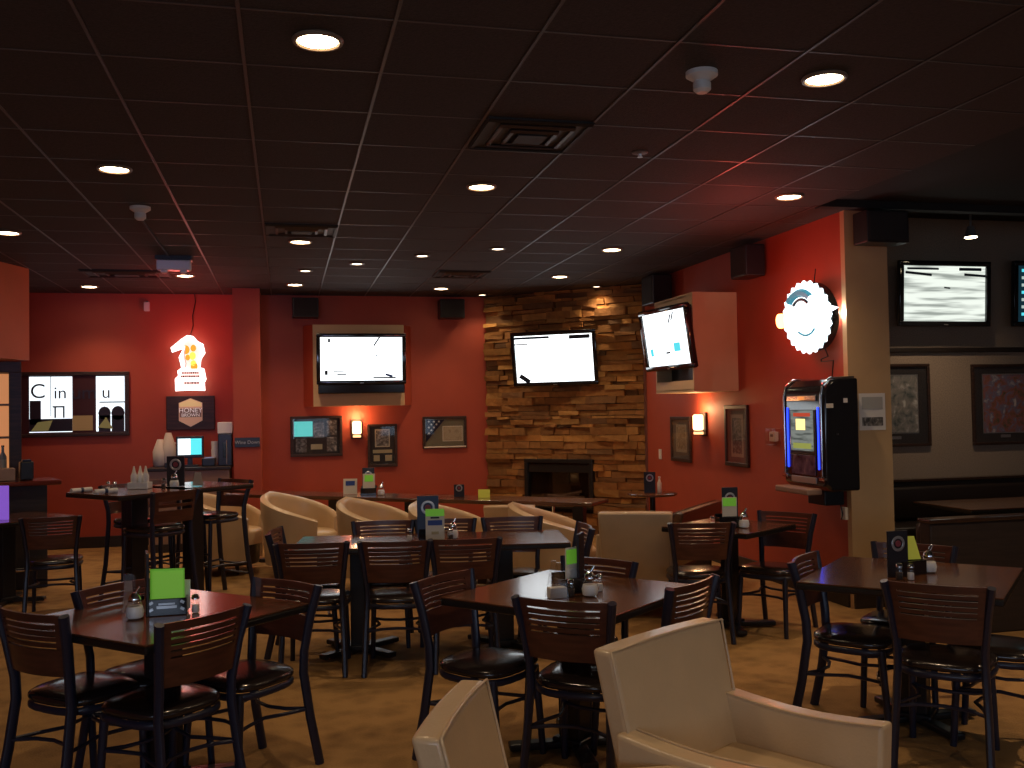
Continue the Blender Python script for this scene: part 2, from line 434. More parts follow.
fp = thing('fireplace', 'black framed glass-front fireplace set into the stacked stone wall', 'fireplace', spt(1.125, 0.0, 0.665), SANG)
MB().frame(1.01, 0.65, 0.05, 0.12, 0.0, 0.006).build('surround', M_black, fp)
MB().box((0, 0.0, 0), (0.92, 0.02, 0.56)).build('firebox', mat('firebox_brown', (0.055, 0.024, 0.014), 0.7, noise=0.4, nscale=6), fp)
MB().box((0.0, -0.09, 0.2), (0.9, 0.015, 0.1)).build('hood_panel', M_black, fp)
MB().box((0.03, -0.03, 0.1), (0.2, 0.04, 0.22)).build('damper_box', M_black, fp)
lg = MB()
for k in range(4): lg.tube([(-0.32 + 0.05 * k, -0.04 - 0.01 * k, -0.22 + 0.05 * (k % 2)), (0.25 + 0.04 * k, -0.05, -0.18 + 0.04 * (k % 3))], 0.03, 8)
lg.build('log_set', mat('fire_log', (0.09, 0.05, 0.03), 0.9, noise=0.4), fp, smooth=50)
MB().box((0, -0.075, 0), (0.91, 0.006, 0.55)).build('glass_door', glassmat('smoked_glass', (0.75, 0.7, 0.65), 0.05), fp)

# ------------------------------------------------------------------ dining chairs
def backrest_mb(z0, z1, wb, wt, y0, y1, slots, depth=0.035, th=0.014, n=10):
    """curved slatted wooden back: local grid built as strips"""
    mb = MB(); bm = mb.bm
    def P(u, z, f):
        k = (z - z0) / (z1 - z0); w = wb + (wt - wb) * k
        y = y0 + (y1 - y0) * k - depth * (1 - (2 * u - 1) ** 2) + (th if f else 0)
        return Vector(((u - 0.5) * w, y, z))
    def strip(u0, u1, za, zb):
        m = max(2, int(n * (u1 - u0) + 0.5)); fr = []; bk_ = []
        for i in range(m + 1):
            u = u0 + (u1 - u0) * i / m
            fr.append((bm.verts.new(P(u, za, 1)), bm.verts.new(P(u, zb, 1)))); bk_.append((bm.verts.new(P(u, za, 0)), bm.verts.new(P(u, zb, 0))))
        for i in range(m):
            bm.faces.new((fr[i][0], fr[i + 1][0], fr[i + 1][1], fr[i][1])); bm.faces.new((bk_[i][0], bk_[i][1], bk_[i + 1][1], bk_[i + 1][0]))
            bm.faces.new((fr[i][1], fr[i + 1][1], bk_[i + 1][1], bk_[i][1])); bm.faces.new((fr[i][0], bk_[i][0], bk_[i + 1][0], fr[i + 1][0]))
        for e in (0, m): bm.faces.new((fr[e][0], fr[e][1], bk_[e][1], bk_[e][0]))
    strip(0, 0.1, z0, z1); strip(0.9, 1, z0, z1)
    zc = z1
    for (a, b_) in slots:          # slots from the top down
        strip(0.1, 0.9, b_, zc); zc = a
    strip(0.1, 0.9, z0, zc)
    return mb

def make_chair(name, label, cat, sh=0.46, top=0.84, group=None):
    """origin on the floor under the seat centre, front = +y. sh seat height, top = back height"""
    o = thing(name, label, cat, group=group)
    bar = sh > 0.6
    # seat pad: rounded trapezoid, domed
    sm = MB(); seg = 28; rings = []
    prof = [(0.80, -0.026), (0.97, -0.024), (1.0, -0.012), (0.99, 0.002), (0.92, 0.012), (0.6, 0.02), (0.25, 0.022)]
    def outline(t):
        c, s = math.cos(t), math.sin(t)
        ex = 0.62
        xx = 0.212 * math.copysign(abs(c) ** ex, c); yy = 0.205 * math.copysign(abs(s) ** ex, s)
        xx *= 1 + 0.07 * (yy / 0.205)
        return xx, yy
    for (r, zz) in prof:
        rings.append([sm.bm.verts.new((outline(2 * PI * k / seg)[0] * r, outline(2 * PI * k / seg)[1] * r, sh + zz)) for k in range(seg)])
    for i in range(len(prof) - 1):
        for k in range(seg): sm.bm.faces.new((rings[i][k], rings[i][(k + 1) % seg], rings[i + 1][(k + 1) % seg], rings[i + 1][k]))
    sm.bm.faces.new(rings[0][::-1]); sm.bm.faces.new(rings[-1])
    sm.build('seat', M_vinyl, o, smooth=60)
    fr = MB()
    pts = [(outline(2 * PI * k / seg)[0] * 0.95, outline(2 * PI * k / seg)[1] * 0.95, sh - 0.045) for k in range(seg + 1)]
    fr.tube(pts, 0.012, 6, flat=(1.0, 1.4)); fr.build('seat_frame', M_metal, o, smooth=60)
    # rear legs run to the top of the back
    for sx in (-1, 1):
        pts = [(sx * 0.20, -0.285, 0), (sx * 0.192, -0.235, sh * 0.5), (sx * 0.182, -0.205, sh - 0.02), (sx * 0.182, -0.21, sh + 0.08), (sx * 0.2, -0.235, (sh + top) / 2 + 0.05), (sx * 0.222, -0.268, top)]
        if bar: pts[0] = (sx * 0.21, -0.30, 0)
        MB().tube(pts, 0.0205, 8, flat=(0.9, 1.15)).build('leg', M_metal, o, smooth=50)
    for sx in (-1, 1):
        MB().tube([(sx * 0.185, 0.185, 0), (sx * 0.178, 0.17, sh * 0.5), (sx * 0.17, 0.155, sh - 0.035)], [0.016, 0.018, 0.019], 8).build('leg', M_metal, o, smooth=50)
    # curved hoop stretcher
    hz = 0.27 if not bar else 0.3
    st = MB(); n_ = 20; pp = []
    for i in range(n_ + 1):
        t = R(-200 + 220 * i / n_ + 180 - 0)
        pp.append((0.19 * math.cos(t), 0.04 + 0.2 * math.sin(t) * 0.75, hz))
    hoop = [(-0.192, -0.235, hz), (-0.16, -0.12, hz), (-0.12, -0.02, hz), (-0.145, 0.08, hz), (-0.178, 0.17, hz)]
    for sx in (-1, 1): st.tube([(p[0] * sx, p[1], p[2]) for p in hoop], 0.009, 6)
    st.tube([(-0.178, 0.17, hz), (-0.1, 0.12, hz), (0, 0.1, hz), (0.1, 0.12, hz), (0.178, 0.17, hz)], 0.009, 6)
    st.tube([(-0.192, -0.235, hz), (-0.1, -0.17, hz), (0, -0.15, hz), (0.1, -0.17, hz), (0.192, -0.235, hz)], 0.009, 6)
    if bar:
        st.tube([(-0.18, 0.175, 0.42), (0.18, 0.175, 0.42)], 0.011, 6)
        st.tube([(-0.195, -0.25, 0.2), (0.195, -0.25, 0.2)], 0.009, 6)
    st.build('stretcher', M_metal, o, smooth=50)
    if not bar:
        slots = [(top - 0.042, top - 0.034), (top - 0.068, top - 0.060), (top - 0.094, top - 0.086), (top - 0.120, top - 0.112), (top - 0.146, top - 0.138)]
        backrest_mb(top - 0.262, top, 0.37, 0.43, -0.225, -0.265, slots).build('backrest', M_slat, o, smooth=40)
    else:
        slots = [(top - 0.10, top - 0.075), (top - 0.15, top - 0.125)]
        backrest_mb(top - 0.25, top, 0.375, 0.43, -0.228, -0.265, slots).build('backrest', M_slat, o, smooth=40)
    # small rubber glides
    return o

CH = make_chair('dining_chair', 'x', 'chair')
first = [True]
def chair(bx, by, ang, label, group):
    d = Vector((math.cos(R(ang)), math.sin(R(ang)))); loc = (bx + d.x * 0.262, by + d.y * 0.262, 0)
    if first[0]:
        first[0] = False
        CH.location = loc; CH.rotation_euler = (0, 0, R(ang - 90)); CH['label'] = label; CH['group'] = group
    else: dup(CH, label, loc, ang - 90, group)

gA = 'chairs around the table with the green card'
chair(-1.05, 4.41, 48, 'dining chair with blue-lit posts, at the photo\'s left edge, facing the green card table', gA)
chair(-0.33, 4.12, 134, 'dining chair with red glow on its seat, in front of the green card table', gA)
chair(-0.01, 4.80, 222, 'dining chair at the green card table on the side nearest the long table', gA)
chair(-0.80, 4.99, -46, 'slat-back dining chair behind the menus of the green card table', gA)
gB = 'chairs around the table behind the cream club armchair'
chair(0.75, 4.71, -48, 'dining chair showing its broad black seat, left of the clear napkin holder table', gB)
chair(1.14, 3.95, 52, 'dining chair seen from behind, between camera and the clear napkin holder', gB)
chair(1.83, 4.17, 128, 'dining chair partly hidden by the foreground cream armchair back', gB)
chair(1.63, 4.95, 222, 'dining chair on the far side of the clear napkin holder table', gB)
gC = 'chairs around the long table'
chair(0.15, 6.17, 82, 'dining chair with pale glare on its seat, first in the long table near row', gC)
chair(0.66, 6.07, 80, 'slat-back dining chair, middle of the near row at the long table', gC)
chair(1.10, 6.02, 82, 'slat-back dining chair, third of the near row at the long table', gC)
chair(0.70, 7.22, -98, 'dining chair, first in the far row of the long table, before a tub chair', gC)
chair(1.16, 7.16, -98, 'slat-back dining chair behind the blue menu on the long table', gC)
chair(1.66, 7.10, -98, 'dining chair with orange-lit top rail, last in the far row of the long table', gC)
chair(2.02, 6.42, 174, 'dining chair seen edge-on at the long table end nearest the fireplace', gC)
chair(-0.08, 6.92, -10, 'slat-back dining chair at the end of the long table beside the first tub chair', gC)
gD = 'chairs around the table with the yellow card'
chair(2.69, 4.66, -46, 'dining chair with shiny top rail at the yellow card table, beside the open carpet', gD)
chair(2.82, 3.76, 46, 'slat-back dining chair seen from behind in front of the yellow card table', gD)
chair(3.55, 3.86, 134, 'slat-back dining chair cut by the photo edge at the yellow card table', gD)
chair(3.50, 4.86, 222, 'dining chair on the far side of the yellow card table, below the tan wall end', gD)
gE = 'chairs at the small table under the jukebox'
chair(2.82, 6.25, 74, 'dining chair with its back to camera at the small table near the jukebox', gE)
chair(3.68, 6.62, 216, 'dining chair between the small table and the red wall', gE)
chair(-1.88, 8.55, 96, 'slat-back dining chair with blue-lit posts beside the bar-height tables', 'chairs at the low table by the bar')

BS = make_chair('bar_stool', 'tall slat-back bar stool with red glare on its seat at the end of the bar-height tables', 'bar stool', 0.75, 1.05, 'bar stools around the bar-height tables')
def stool(bx, by, ang, label, f=False):
    d = Vector((math.cos(R(ang)), math.sin(R(ang)))); loc = (bx + d.x * 0.262, by + d.y * 0.262, 0)
    if f: BS.location = loc; BS.rotation_euler = (0, 0, R(ang - 90)); BS['label'] = label
    else: dup(BS, label, loc, ang - 90, 'bar stools around the bar-height tables')
stool(-0.46, 9.32, 222, 'bar stool nearest the cream tub chairs, right of the bar-height tables', True)
stool(-0.86, 8.12, 134, 'tall slat-back bar stool with its back to camera at the bar-height tables', False)
stool(-1.42, 9.16, -46, 'tall slat-back bar stool beyond the sauce caddy on the bar-height table', False)
stool(-1.17, 9.62, -46, 'tall slat-back bar stool with red-lit seat, in front of the service counter', False)

# ------------------------------------------------------------------ tables
def make_table(label, loc, rz, w, d, h, cat='table', name='dining_table', ped=((0, 0),), pw=0.12, group=None):
    o = thing(name, label, cat, (loc[0], loc[1], 0), rz, group)
    MB().box((0, 0, h - 0.004), (w - 0.004, d - 0.004, 0.008), 0.002).build('table_top', M_top, o)
    MB().box((0, 0, h - 0.024), (w, d, 0.032), 0.008).build('top_edge', M_edge, o)
    for (px, py) in ped:
        MB().box((px, py, (h - 0.04) / 2 + 0.02), (pw, pw, h - 0.08), 0.006).build('pedestal', M_black, o)
        b_ = MB()
        for k in range(4):
            a = R(45 + 90 * k); c, s = math.cos(a), math.sin(a)
            b_.box((px + c * 0.16, py + s * 0.16, 0.03), (0.34, 0.075, 0.035), 0.01, rz=a)
        b_.box((px, py, 0.045), (pw + 0.05, pw + 0.05, 0.04), 0.01)
        b_.build('base', M_black, o)
        MB().box((px, py, h - 0.048), (0.4, 0.4, 0.014), 0.004).build('mounting_plate', M_metal, o)
    return o
TA = make_table('dark square dining table holding the bright green card', (-0.55, 4.63), 46, 0.92, 0.92, 0.76, group='square dining tables')
TB = make_table('dark square dining table with the clear napkin holder, behind the cream club armchair', (1.36, 4.53), 40, 0.92, 0.92, 0.76, group='square dining tables')
TC = make_table('long dark dining table with two pedestals and the blue menu', (0.98, 6.66), -9, 1.86, 0.70, 0.76, ped=((-0.5, 0), (0.5, 0)))
TD = make_table('dark square dining table holding the yellow card beside the booths', (3.16, 4.40), 44, 0.94, 0.94, 0.76, group='square dining tables')
TE = make_table('small dark square table against the red wall near the jukebox', (3.22, 6.65), 33, 0.72, 0.72, 0.76, pw=0.1, group='square dining tables')
TF = make_table('bar-height square table holding the white sauce caddy', (-1.22, 8.45), 41, 0.76, 0.76, 1.04, 'bar table', 'bar_table', pw=0.15)
TG = make_table('bar-height square table holding the black logo menu, near the service counter', (-0.80, 8.87), 41, 0.72, 0.76, 1.04, 'bar table', 'bar_table', pw=0.13)
TH = make_table('low dark table by the bar, partly outside the frame', (-2.45, 9.45), 41, 0.9, 0.76, 0.76)

# long narrow counter in front of the back wall
def counter():
    a = Vector((-0.52, 11.55, 0)); b_ = Vector((2.95, 8.85, 0)); mid = (a + b_) / 2; L = (b_ - a).length; ang = math.degrees(math.atan2((b_ - a).y, (b_ - a).x))
    o = thing('drinks_counter', 'long narrow dark drinks counter on black posts in front of the fireplace', 'counter', mid, ang)
    MB().box((0, 0, 0.74), (L, 0.5, 0.04), 0.01).build('counter_top', M_top, o)
    for u in (-0.36, -0.2, 0.02, 0.3, 0.45):
        MB().box((u * L, 0, 0.36), (0.11, 0.11, 0.72), 0.006).build('pedestal', M_black, o)
        MB().box((u * L, 0, 0.02), (0.4, 0.4, 0.04), 0.01).build('base', M_black, o)
    MB().tube([(0.44 * L - 0.15, -0.2, 0.0), (0.44 * L - 0.15, -0.2, 0.72)], 0.014, 8).build('support_pole', M_chrome, o)
    return o
counter()

# ------------------------------------------------------------------ upholstered chairs
def club_chair(name, label, loc, ang, w=0.70, leather=None, group=None, H=0.86, arm=0.66, ah=0.665, sl=0.075):
    """square club armchair, front = +y ; origin at seat centre on the floor"""
    L = leather or M_cream
    o = thing(name, label, 'armchair', loc, ang - 90, group)
    bw = w - 0.10
    # back: slab leaning backwards, slightly concave
    mb = MB(); n_ = 8; m_ = 8; th = 0.085
    def P(i, j, f):
        u = i / n_; v = j / m_
        x = (u - 0.5) * (bw + 0.05 * v); z_ = 0.26 + v * (H - 0.26)
        y = -0.24 - 0.13 * v - 0.010 * (1 - (2 * u - 1) ** 2) * v
        crown = 0.004 * (1 - (2 * u - 1) ** 2) * v
        return Vector((x, y + (th / 2 if f else -th / 2), z_ + crown))
    F = [[mb.bm.verts.new(P(i, j, 1)) for j in range(m_ + 1)] for i in range(n_ + 1)]
    B = [[mb.bm.verts.new(P(i, j, 0)) for j in range(m_ + 1)] for i in range(n_ + 1)]
    for i in range(n_):
        for j in range(m_):
            mb.bm.faces.new((F[i][j], F[i + 1][j], F[i + 1][j + 1], F[i][j + 1])); mb.bm.faces.new((B[i][j], B[i][j + 1], B[i + 1][j + 1], B[i + 1][j]))
        mb.bm.faces.new((F[i][m_], F[i + 1][m_], B[i + 1][m_], B[i][m_])); mb.bm.faces.new((F[i][0], B[i][0], B[i + 1][0], F[i + 1][0]))
    for j in range(m_):
        mb.bm.faces.new((F[0][j], F[0][j + 1], B[0][j + 1], B[0][j])); mb.bm.faces.new((F[n_][j], B[n_][j], B[n_][j + 1], F[n_][j + 1]))
    bk_ = mb.build('backrest', L, o, smooth=50)
    bv = bk_.modifiers.new('bevel', 'BEVEL'); bv.width = 0.016; bv.segments = 3; bv.limit_method = 'ANGLE'
    # piping along the rim
    pp = MB()
    path = [P(0, j, 1) for j in range(m_ + 1)] + [P(i, m_, 1) for i in range(1, n_ + 1)] + [P(n_, j, 1) for j in range(m_ - 1, -1, -1)]
    pp.tube(path, 0.005, 6); pp.build('piping', L, bk_, smooth=60)
    # arms : profile in YZ extruded in x, top sweeps down to the front
    for sx in (-1, 1):
        mb = MB(); k = 10; top = []
        for i in range(k + 1):
            t = i / k; y = -0.30 + arm * t
            z_ = ah - sl * math.sin(t * PI / 2) - 0.02 * math.sin(t * PI)
            top.append((y, z_))
        poly = [(-0.27, 0.12)] + top + [(-0.325 + arm, 0.12)]
        x0 = sx * (w / 2 - 0.085); x1 = sx * w / 2
        a = [mb.bm.verts.new((x0, p[0], p[1])) for p in poly]; b_ = [mb.bm.verts.new((x1, p[0], p[1])) for p in poly]
        mb.bm.faces.new(a); mb.bm.faces.new(b_[::-1])
        for i in range(len(poly)): mb.bm.faces.new((a[i], b_[i], b_[(i + 1) % len(poly)], a[(i + 1) % len(poly)]))
        ar = mb.build('arm', L, o, smooth=40)
        bv = ar.modifiers.new('bevel', 'BEVEL'); bv.width = 0.014; bv.segments = 3; bv.limit_method = 'ANGLE'
        pt = MB(); pt.tube([(x0, p[0], p[1]) for p in top], 0.0045, 6); pt.build('piping', L, ar, smooth=60)
    MB().box((0, 0.04, 0.38), (w - 0.175, 0.58, 0.15), 0.03, seg=3).build('seat_cushion', L, o, smooth=50)
    MB().box((0, 0.02, 0.22), (w - 0.17, 0.60, 0.2), 0.01).build('seat_base', L, o, smooth=50)
    for sx in (-1, 1):
        for y in (-0.24, 0.3): MB().tube([(sx * (w / 2 - 0.05), y, 0), (sx * (w / 2 - 0.05), y, 0.13)], [0.018, 0.028], 8).build('leg', M_darkfoot, o, smooth=50)
    return o
gK = 'square cream leather club armchairs'
club_chair('club_armchair', 'foreground cream leather club armchair with square leaning back and both arms visible', (1.465, 2.865, 0), -58, 0.70, group=gK, arm=0.60, ah=0.615, sl=0.0)
club_chair('club_armchair', 'cream leather club armchair cut off by the bottom edge of the photo', (0.79, 2.58, 0), -24, 0.60, group=gK, H=0.81, ah=0.53, arm=0.64, sl=-0.05)
club_chair('club_armchair', 'cream leather club armchair seen from behind near the fireplace', (2.76, 7.38, 0), 68, 0.62, group=gK, H=0.84)
club_chair('club_armchair', 'cream leather club armchair mostly hidden by the long table, bright top edge only', (2.10, 8.96, 0), 72, 0.52, group=gK, H=0.77)
club_chair('loveseat', 'dark brown leather loveseat by the red wall beside the stone', (3.33, 8.25, 0), 138, 1.25, M_brownl, H=0.76)

def tub_chair(label, loc, ang, group='cream leather tub chairs by the drinks counter'):
    """barrel chair: curved shell whose rim sweeps from high back to low arm fronts; front=+y"""
    o = thing('tub_chair', label, 'tub chair', loc, ang - 90, group)
    mb = MB(); n_ = 32; inner = []; outer = []
    Zs = [0.06, 0.25, 0.42, 0.6, 0.8, 0.94, 1.0]
    def rim(t):  # t 0..1 around from one arm front to other
        k = abs(2 * t - 1)
        return 0.83 - 0.26 * (k ** 1.3)
    cols = []
    for i in range(n_ + 1):
        t = i / n_; a = R(-90 - 142 + 284 * t)
        c, s = math.cos(a), math.sin(a); H = rim(t); ro = 0.41; ri = 0.325
        out = []; inn = []
        for v in Zs:
            z_ = 0.10 + (H - 0.10) * v
            tap = 0.86 + 0.14 * min(1, z_ / 0.7)
            out.append(mb.bm.verts.new((c * ro * tap, s * ro * tap, z_)))
            inn.append(mb.bm.verts.new((c * ri * (0.93 + 0.10 * v), s * ri * (0.93 + 0.10 * v), z_)))
        top = mb.bm.verts.new((c * (ro + ri) / 2, s * (ro + ri) / 2, H + 0.022))
        cols.append((out, inn, top))
    for i in range(n_):
        A, B = cols[i], cols[i + 1]
        for j in range(len(Zs) - 1):
            mb.bm.faces.new((A[0][j], B[0][j], B[0][j + 1], A[0][j + 1])); mb.bm.faces.new((A[1][j], A[1][j + 1], B[1][j + 1], B[1][j]))
        mb.bm.faces.new((A[0][-1], B[0][-1], B[2], A[2])); mb.bm.faces.new((A[2], B[2], B[1][-1], A[1][-1])); mb.bm.faces.new((A[0][0], A[1][0], B[1][0], B[0][0]))
    for e in (0, n_):
        A = cols[e]; mb.bm.faces.new(A[0] + [A[2]] + A[1][::-1])
    mb.build('shell', M_cream, o, smooth=60)
    MB().lathe([(0.28, 0.3), (0.315, 0.31), (0.32, 0.42), (0.29, 0.455), (0.1, 0.46)], (0, 0.03, 0), 24, 1, 1.05).build('seat_cushion', M_cream, o, smooth=50)
    MB().lathe([(0.29, 0.1), (0.3, 0.12), (0.3, 0.3)], (0, 0.02, 0), 24).build('seat_base', M_darkfoot, o, smooth=50)
    for k in range(4):
        a = R(45 + 90 * k); MB().tube([(0.23 * math.cos(a), 0.23 * math.sin(a), 0), (0.21 * math.cos(a), 0.21 * math.sin(a), 0.11)], [0.016, 0.024], 8).build('leg', M_darkfoot, o, smooth=50)
    return o
T1 = tub_chair('cream tub chair seen whole beside the end of the long table', (0.15, 10.1, 0), -30)
def tub(label, loc, ang): return dup(T1, label, loc, ang - 90)
tub('cream tub chair half hidden by the tall bar stool', (-0.60, 10.55, 0), -18)
tub('cream tub chair behind the first far-row chair of the long table', (0.86, 9.1, 0), -32)
tub('cream tub chair behind the blue menu on the long table', (1.45, 8.42, 0), -32)
tub('cream tub chair between the long table and the club armchair by the fireplace', (2.27, 8.06, 0), -16)

# small side table by loveseat
st = thing('side_table', 'small dark side table in the corner between stone and red wall', 'side table', (3.72, 9.45, 0))
MB().lathe([(0.25, 0.735), (0.26, 0.745), (0.26, 0.755), (0.25, 0.76)], seg=28).build('table_top', M_top, st, smooth=40)
MB().tube([(0, 0, 0.03), (0, 0, 0.735)], 0.03, 10).build('pedestal', M_black, st, smooth=40)
MB().lathe([(0.2, 0), (0.2, 0.02), (0.05, 0.04)], seg=24).build('base', M_black, st, smooth=40)

# ------------------------------------------------------------------ table-top things
def shaker(label, loc, fill, group):
    o = thing('shaker', label, 'shaker', loc, 0, group)
    MB().lathe([(0.017, 0), (0.02, 0.004), (0.018, 0.04), (0.014, 0.062)], seg=12).build('jar', M_glass, o, smooth=50)
    MB().lathe([(0.015, 0.002), (0.0165, 0.006), (0.0155, 0.036)], seg=12).build('filling', fill, o, smooth=50)
    MB().lathe([(0.016, 0.062), (0.018, 0.064), (0.016, 0.078), (0.008, 0.084)], seg=12).build('cap', M_chrome, o, smooth=50)
    return o
def sugar(label, loc, group):
    o = thing('sugar_jar', label, 'sugar jar', loc, 0, group)
    MB().lathe([(0.028, 0), (0.038, 0.006), (0.042, 0.035), (0.034, 0.065), (0.026, 0.078)], seg=18).build('jar', M_glass, o, smooth=50)
    MB().lathe([(0.026, 0.003), (0.035, 0.008), (0.039, 0.034), (0.033, 0.056)], seg=18).build('sugar', M_sugar, o, smooth=50)
    MB().lathe([(0.028, 0.078), (0.03, 0.082), (0.024, 0.1), (0.012, 0.115)], seg=18).build('lid', M_chrome, o, smooth=50)
    MB().tube([(0.004, 0, 0.112), (0.022, 0, 0.14)], 0.007, 8).build('spout', M_chrome, o, smooth=50)
    return o
def bottle(label, loc, fill, group, h=0.15, name='sauce_bottle'):
    o = thing(name, label, 'bottle', loc, 0, group)
    MB().lathe([(0.02, 0), (0.023, 0.004), (0.023, h * .6), (0.01, h * .78), (0.009, h * .92)], seg=14).build('body', fill, o, smooth=50)
    MB().lathe([(0.012, h * .92), (0.012, h)], seg=14).build('cap', M_white, o, smooth=50)
    return o
def rot2(x, y, a): c, s = math.cos(a), math.sin(a); return (x * c - y * s, x * s + y * c)
def menu(label, loc, rz, w=0.13, h=0.26, m=None, emblem=True, group='upright table menus'):
    o = thing('menu', label, 'menu', loc, rz, group)
    MB().box((0, 0, h / 2), (w, 0.012, h), 0.003).build('cover', m or M_menu, o)
    if emblem:
        MB().ring((0, 0, 0), w * 0.27, w * 0.06, 24, 6).build('emblem', M_silver, o).matrix_local = Matrix.Translation((0, -0.007, h * 0.72)) @ Matrix.Rotation(PI / 2, 4, 'X') @ Matrix.Diagonal((1, 1, 0.3, 1))
        MB().lathe([(w * 0.14, 0), (w * 0.13, 0.002)], seg=16).build('emblem_centre', mat('emblem_red', (0.25, 0.04, 0.05), 0.5), o).matrix_local = Matrix.Translation((0, -0.007, h * 0.72)) @ Matrix.Rotation(PI / 2, 4, 'X')
    return o
def card(label, loc, rz, w, h, m, stripes=None, tilt=0.0, group='promotional table cards'):
    o = thing('promo_card', label, 'card', loc, rz, group)
    MB().box((0, math.sin(tilt) * h / 2, h / 2), (w, 0.003, h), rx=-tilt).build('card', m, o)
    for (zc, hh, ww, sm) in (stripes or []):
        MB().box((0, math.sin(tilt) * zc - 0.003, zc), (ww, 0.002, hh), rx=-tilt).build('printed_block', sm, o)
    return o
def caddy(label, loc, rz, text=False):
    o = thing('table_caddy', label, 'caddy', loc, rz, 'black table caddies')
    b_ = MB(); b_.box((0, 0, 0.006), (0.17, 0.11, 0.012), 0.003); b_.box((0, -0.05, 0.04), (0.17, 0.01, 0.07), 0.003); b_.box((0, 0.05, 0.05), (0.17, 0.01, 0.09), 0.003)
    for sx in (-1, 1): b_.box((sx * 0.08, 0, 0.04), (0.01, 0.1, 0.07), 0.003)
    b_.build('holder', M_gloss, o)
    if text:
        tp = MB()
        for sx in (-1, 1):
            for zz in (0.028, 0.058): tp.box((sx * 0.066, -0.056, zz), (0.018, 0.002, 0.012), ry=0.5 * sx)
        tp.box((0, -0.056, 0.052), (0.07, 0.002, 0.008)); tp.box((0, -0.056, 0.038), (0.085, 0.002, 0.012))
        tp.build('printed_marks', M_silver, o)
    return o
def sets(base, rz, where, zt=0.761, card_m=M_green, withcard='', items=(), text=False, facing=0):
    """caddy with menu + card; items list of (kind, dx, dy)"""
    a = R(rz)
    def at_(dx, dy, dz=0.0):
        q = rot2(dx, dy, a); return (base[0] + q[0], base[1] + q[1], zt + dz)
    caddy('black table caddy ' + where, at_(0, 0), rz, text)
    for (k, dx, dy) in items:
        if k == 'salt': shaker('glass salt shaker with chrome cap ' + where, at_(dx, dy), M_sugar, 'salt shakers')
        if k == 'pepper': shaker('glass pepper shaker with chrome cap ' + where, at_(dx, dy), M_pepper, 'pepper shakers')
        if k == 'sugar': sugar('round glass sugar jar with chrome pourer ' + where, at_(dx, dy), 'sugar jars')
    return at_
# A
f = sets((-0.525, 4.60), 14 - 13, 'under the bright green card', items=(('sugar', -0.13, -0.08), ('salt', 0.12, -0.03), ('pepper', -0.12, 0.03)), text=True)
menu('tall black menu seen edge-on beside the bright green card', f(-0.088, 0.0, 0.0), 100, 0.12, 0.28, emblem=False)
card('bright lime green card standing in the black caddy', f(0.0, -0.02, 0.013), -8, 0.15, 0.19, M_green, [(0.1, 0.16, 0.135, mat('lime_inner', (0.26, 0.66, 0.07), 0.5, emit=(0.28, 0.66, 0.06), estr=0.26))])  # inner block of the card is given its own glow too
card('pale card leaning behind the bright green card', f(0.08, 0.02, 0.013), -8, 0.03, 0.13, M_white)
pl = thing('acrylic_tent', 'clear acrylic card holder standing beside the tall menu on the green card table', 'card holder', f(-0.17, 0.06), 62)
tb = MB(); tb.prism([(-0.055, 0), (0.055, 0), (0.035, 0.17), (-0.035, 0.185)], -0.004, 0.004); tb.build('panel', M_acryl, pl)
MB().prism([(-0.04, 0.01), (0.04, 0.01), (0.025, 0.14), (-0.025, 0.15)], 0.005, 0.007).build('insert', mat('pink_insert', (0.55, 0.42, 0.36), 0.5), pl)
# B
f = sets((1.345, 4.50), 10, 'on the table behind the cream club armchair', items=(('sugar', 0.03, -0.13), ('salt', 0.13, -0.04), ('pepper', -0.055, -0.10)))
menu('tall dark menu edge-on behind the sugar jar near the cream club armchair', f(0.05, 0.0, 0.013), 60, 0.12, 0.27, emblem=False)
card('folded pale green and white card against the tall dark menu', f(-0.01, -0.02, 0.05), 30, 0.085, 0.17, M_offwhite, [(0.125, 0.07, 0.075, M_green), (0.04, 0.05, 0.075, M_white)])
pl = thing('acrylic_tent', 'clear triangular acrylic napkin holder on the table behind the cream club armchair', 'card holder', f(-0.125, -0.09), 8)
tb = MB(); tb.prism([(-0.05, 0), (0.05, 0), (0.012, 0.17), (-0.012, 0.17)], -0.03, -0.026); tb.prism([(-0.05, 0), (0.05, 0), (0.012, 0.17), (-0.012, 0.17)], 0.026, 0.03); tb.build('panel', M_acryl, pl)
MB().box((0, 0, 0.025), (0.085, 0.045, 0.05), 0.003).build('napkins', M_white, pl)
# C
f = sets((0.98, 6.68), -6, 'behind the tall cards on the long table', items=(('salt', -0.15, -0.05), ('sugar', 0.15, -0.02), ('pepper', 0.13, -0.1)))
menu('tall navy blue menu with pale crest on the long table', f(-0.02, 0.0, 0.01), -8, 0.15, 0.29, M_navy)
card('tall card with green band and blue panel in front of the navy menu', f(0.025, -0.075, 0.0), -8, 0.13, 0.215, M_offwhite,
     [(0.19, 0.05, 0.13, M_green), (0.155, 0.012, 0.06, M_menu), (0.12, 0.035, 0.1, M_blue), (0.05, 0.02, 0.05, M_gold)])
# D
f = sets((3.14, 4.42), 14, 'beside the yellow card near the booths', items=(('salt', -0.125, -0.13), ('pepper', -0.16, -0.09), ('sugar', 0.13, -0.03)))
menu('black menu with round pale emblem on the yellow card table', f(-0.10, -0.03, 0.0), 2, 0.12, 0.235)
yc = thing('promo_card', 'bright yellow tapering card standing in its black caddy', 'card', f(0.02, -0.01, 0.075), -6, 'promotional table cards')
MB().prism([(-0.045, 0), (0.055, 0), (0.02, 0.12), (-0.04, 0.12)], -0.002, 0.002).build('card', M_yellow, yc)
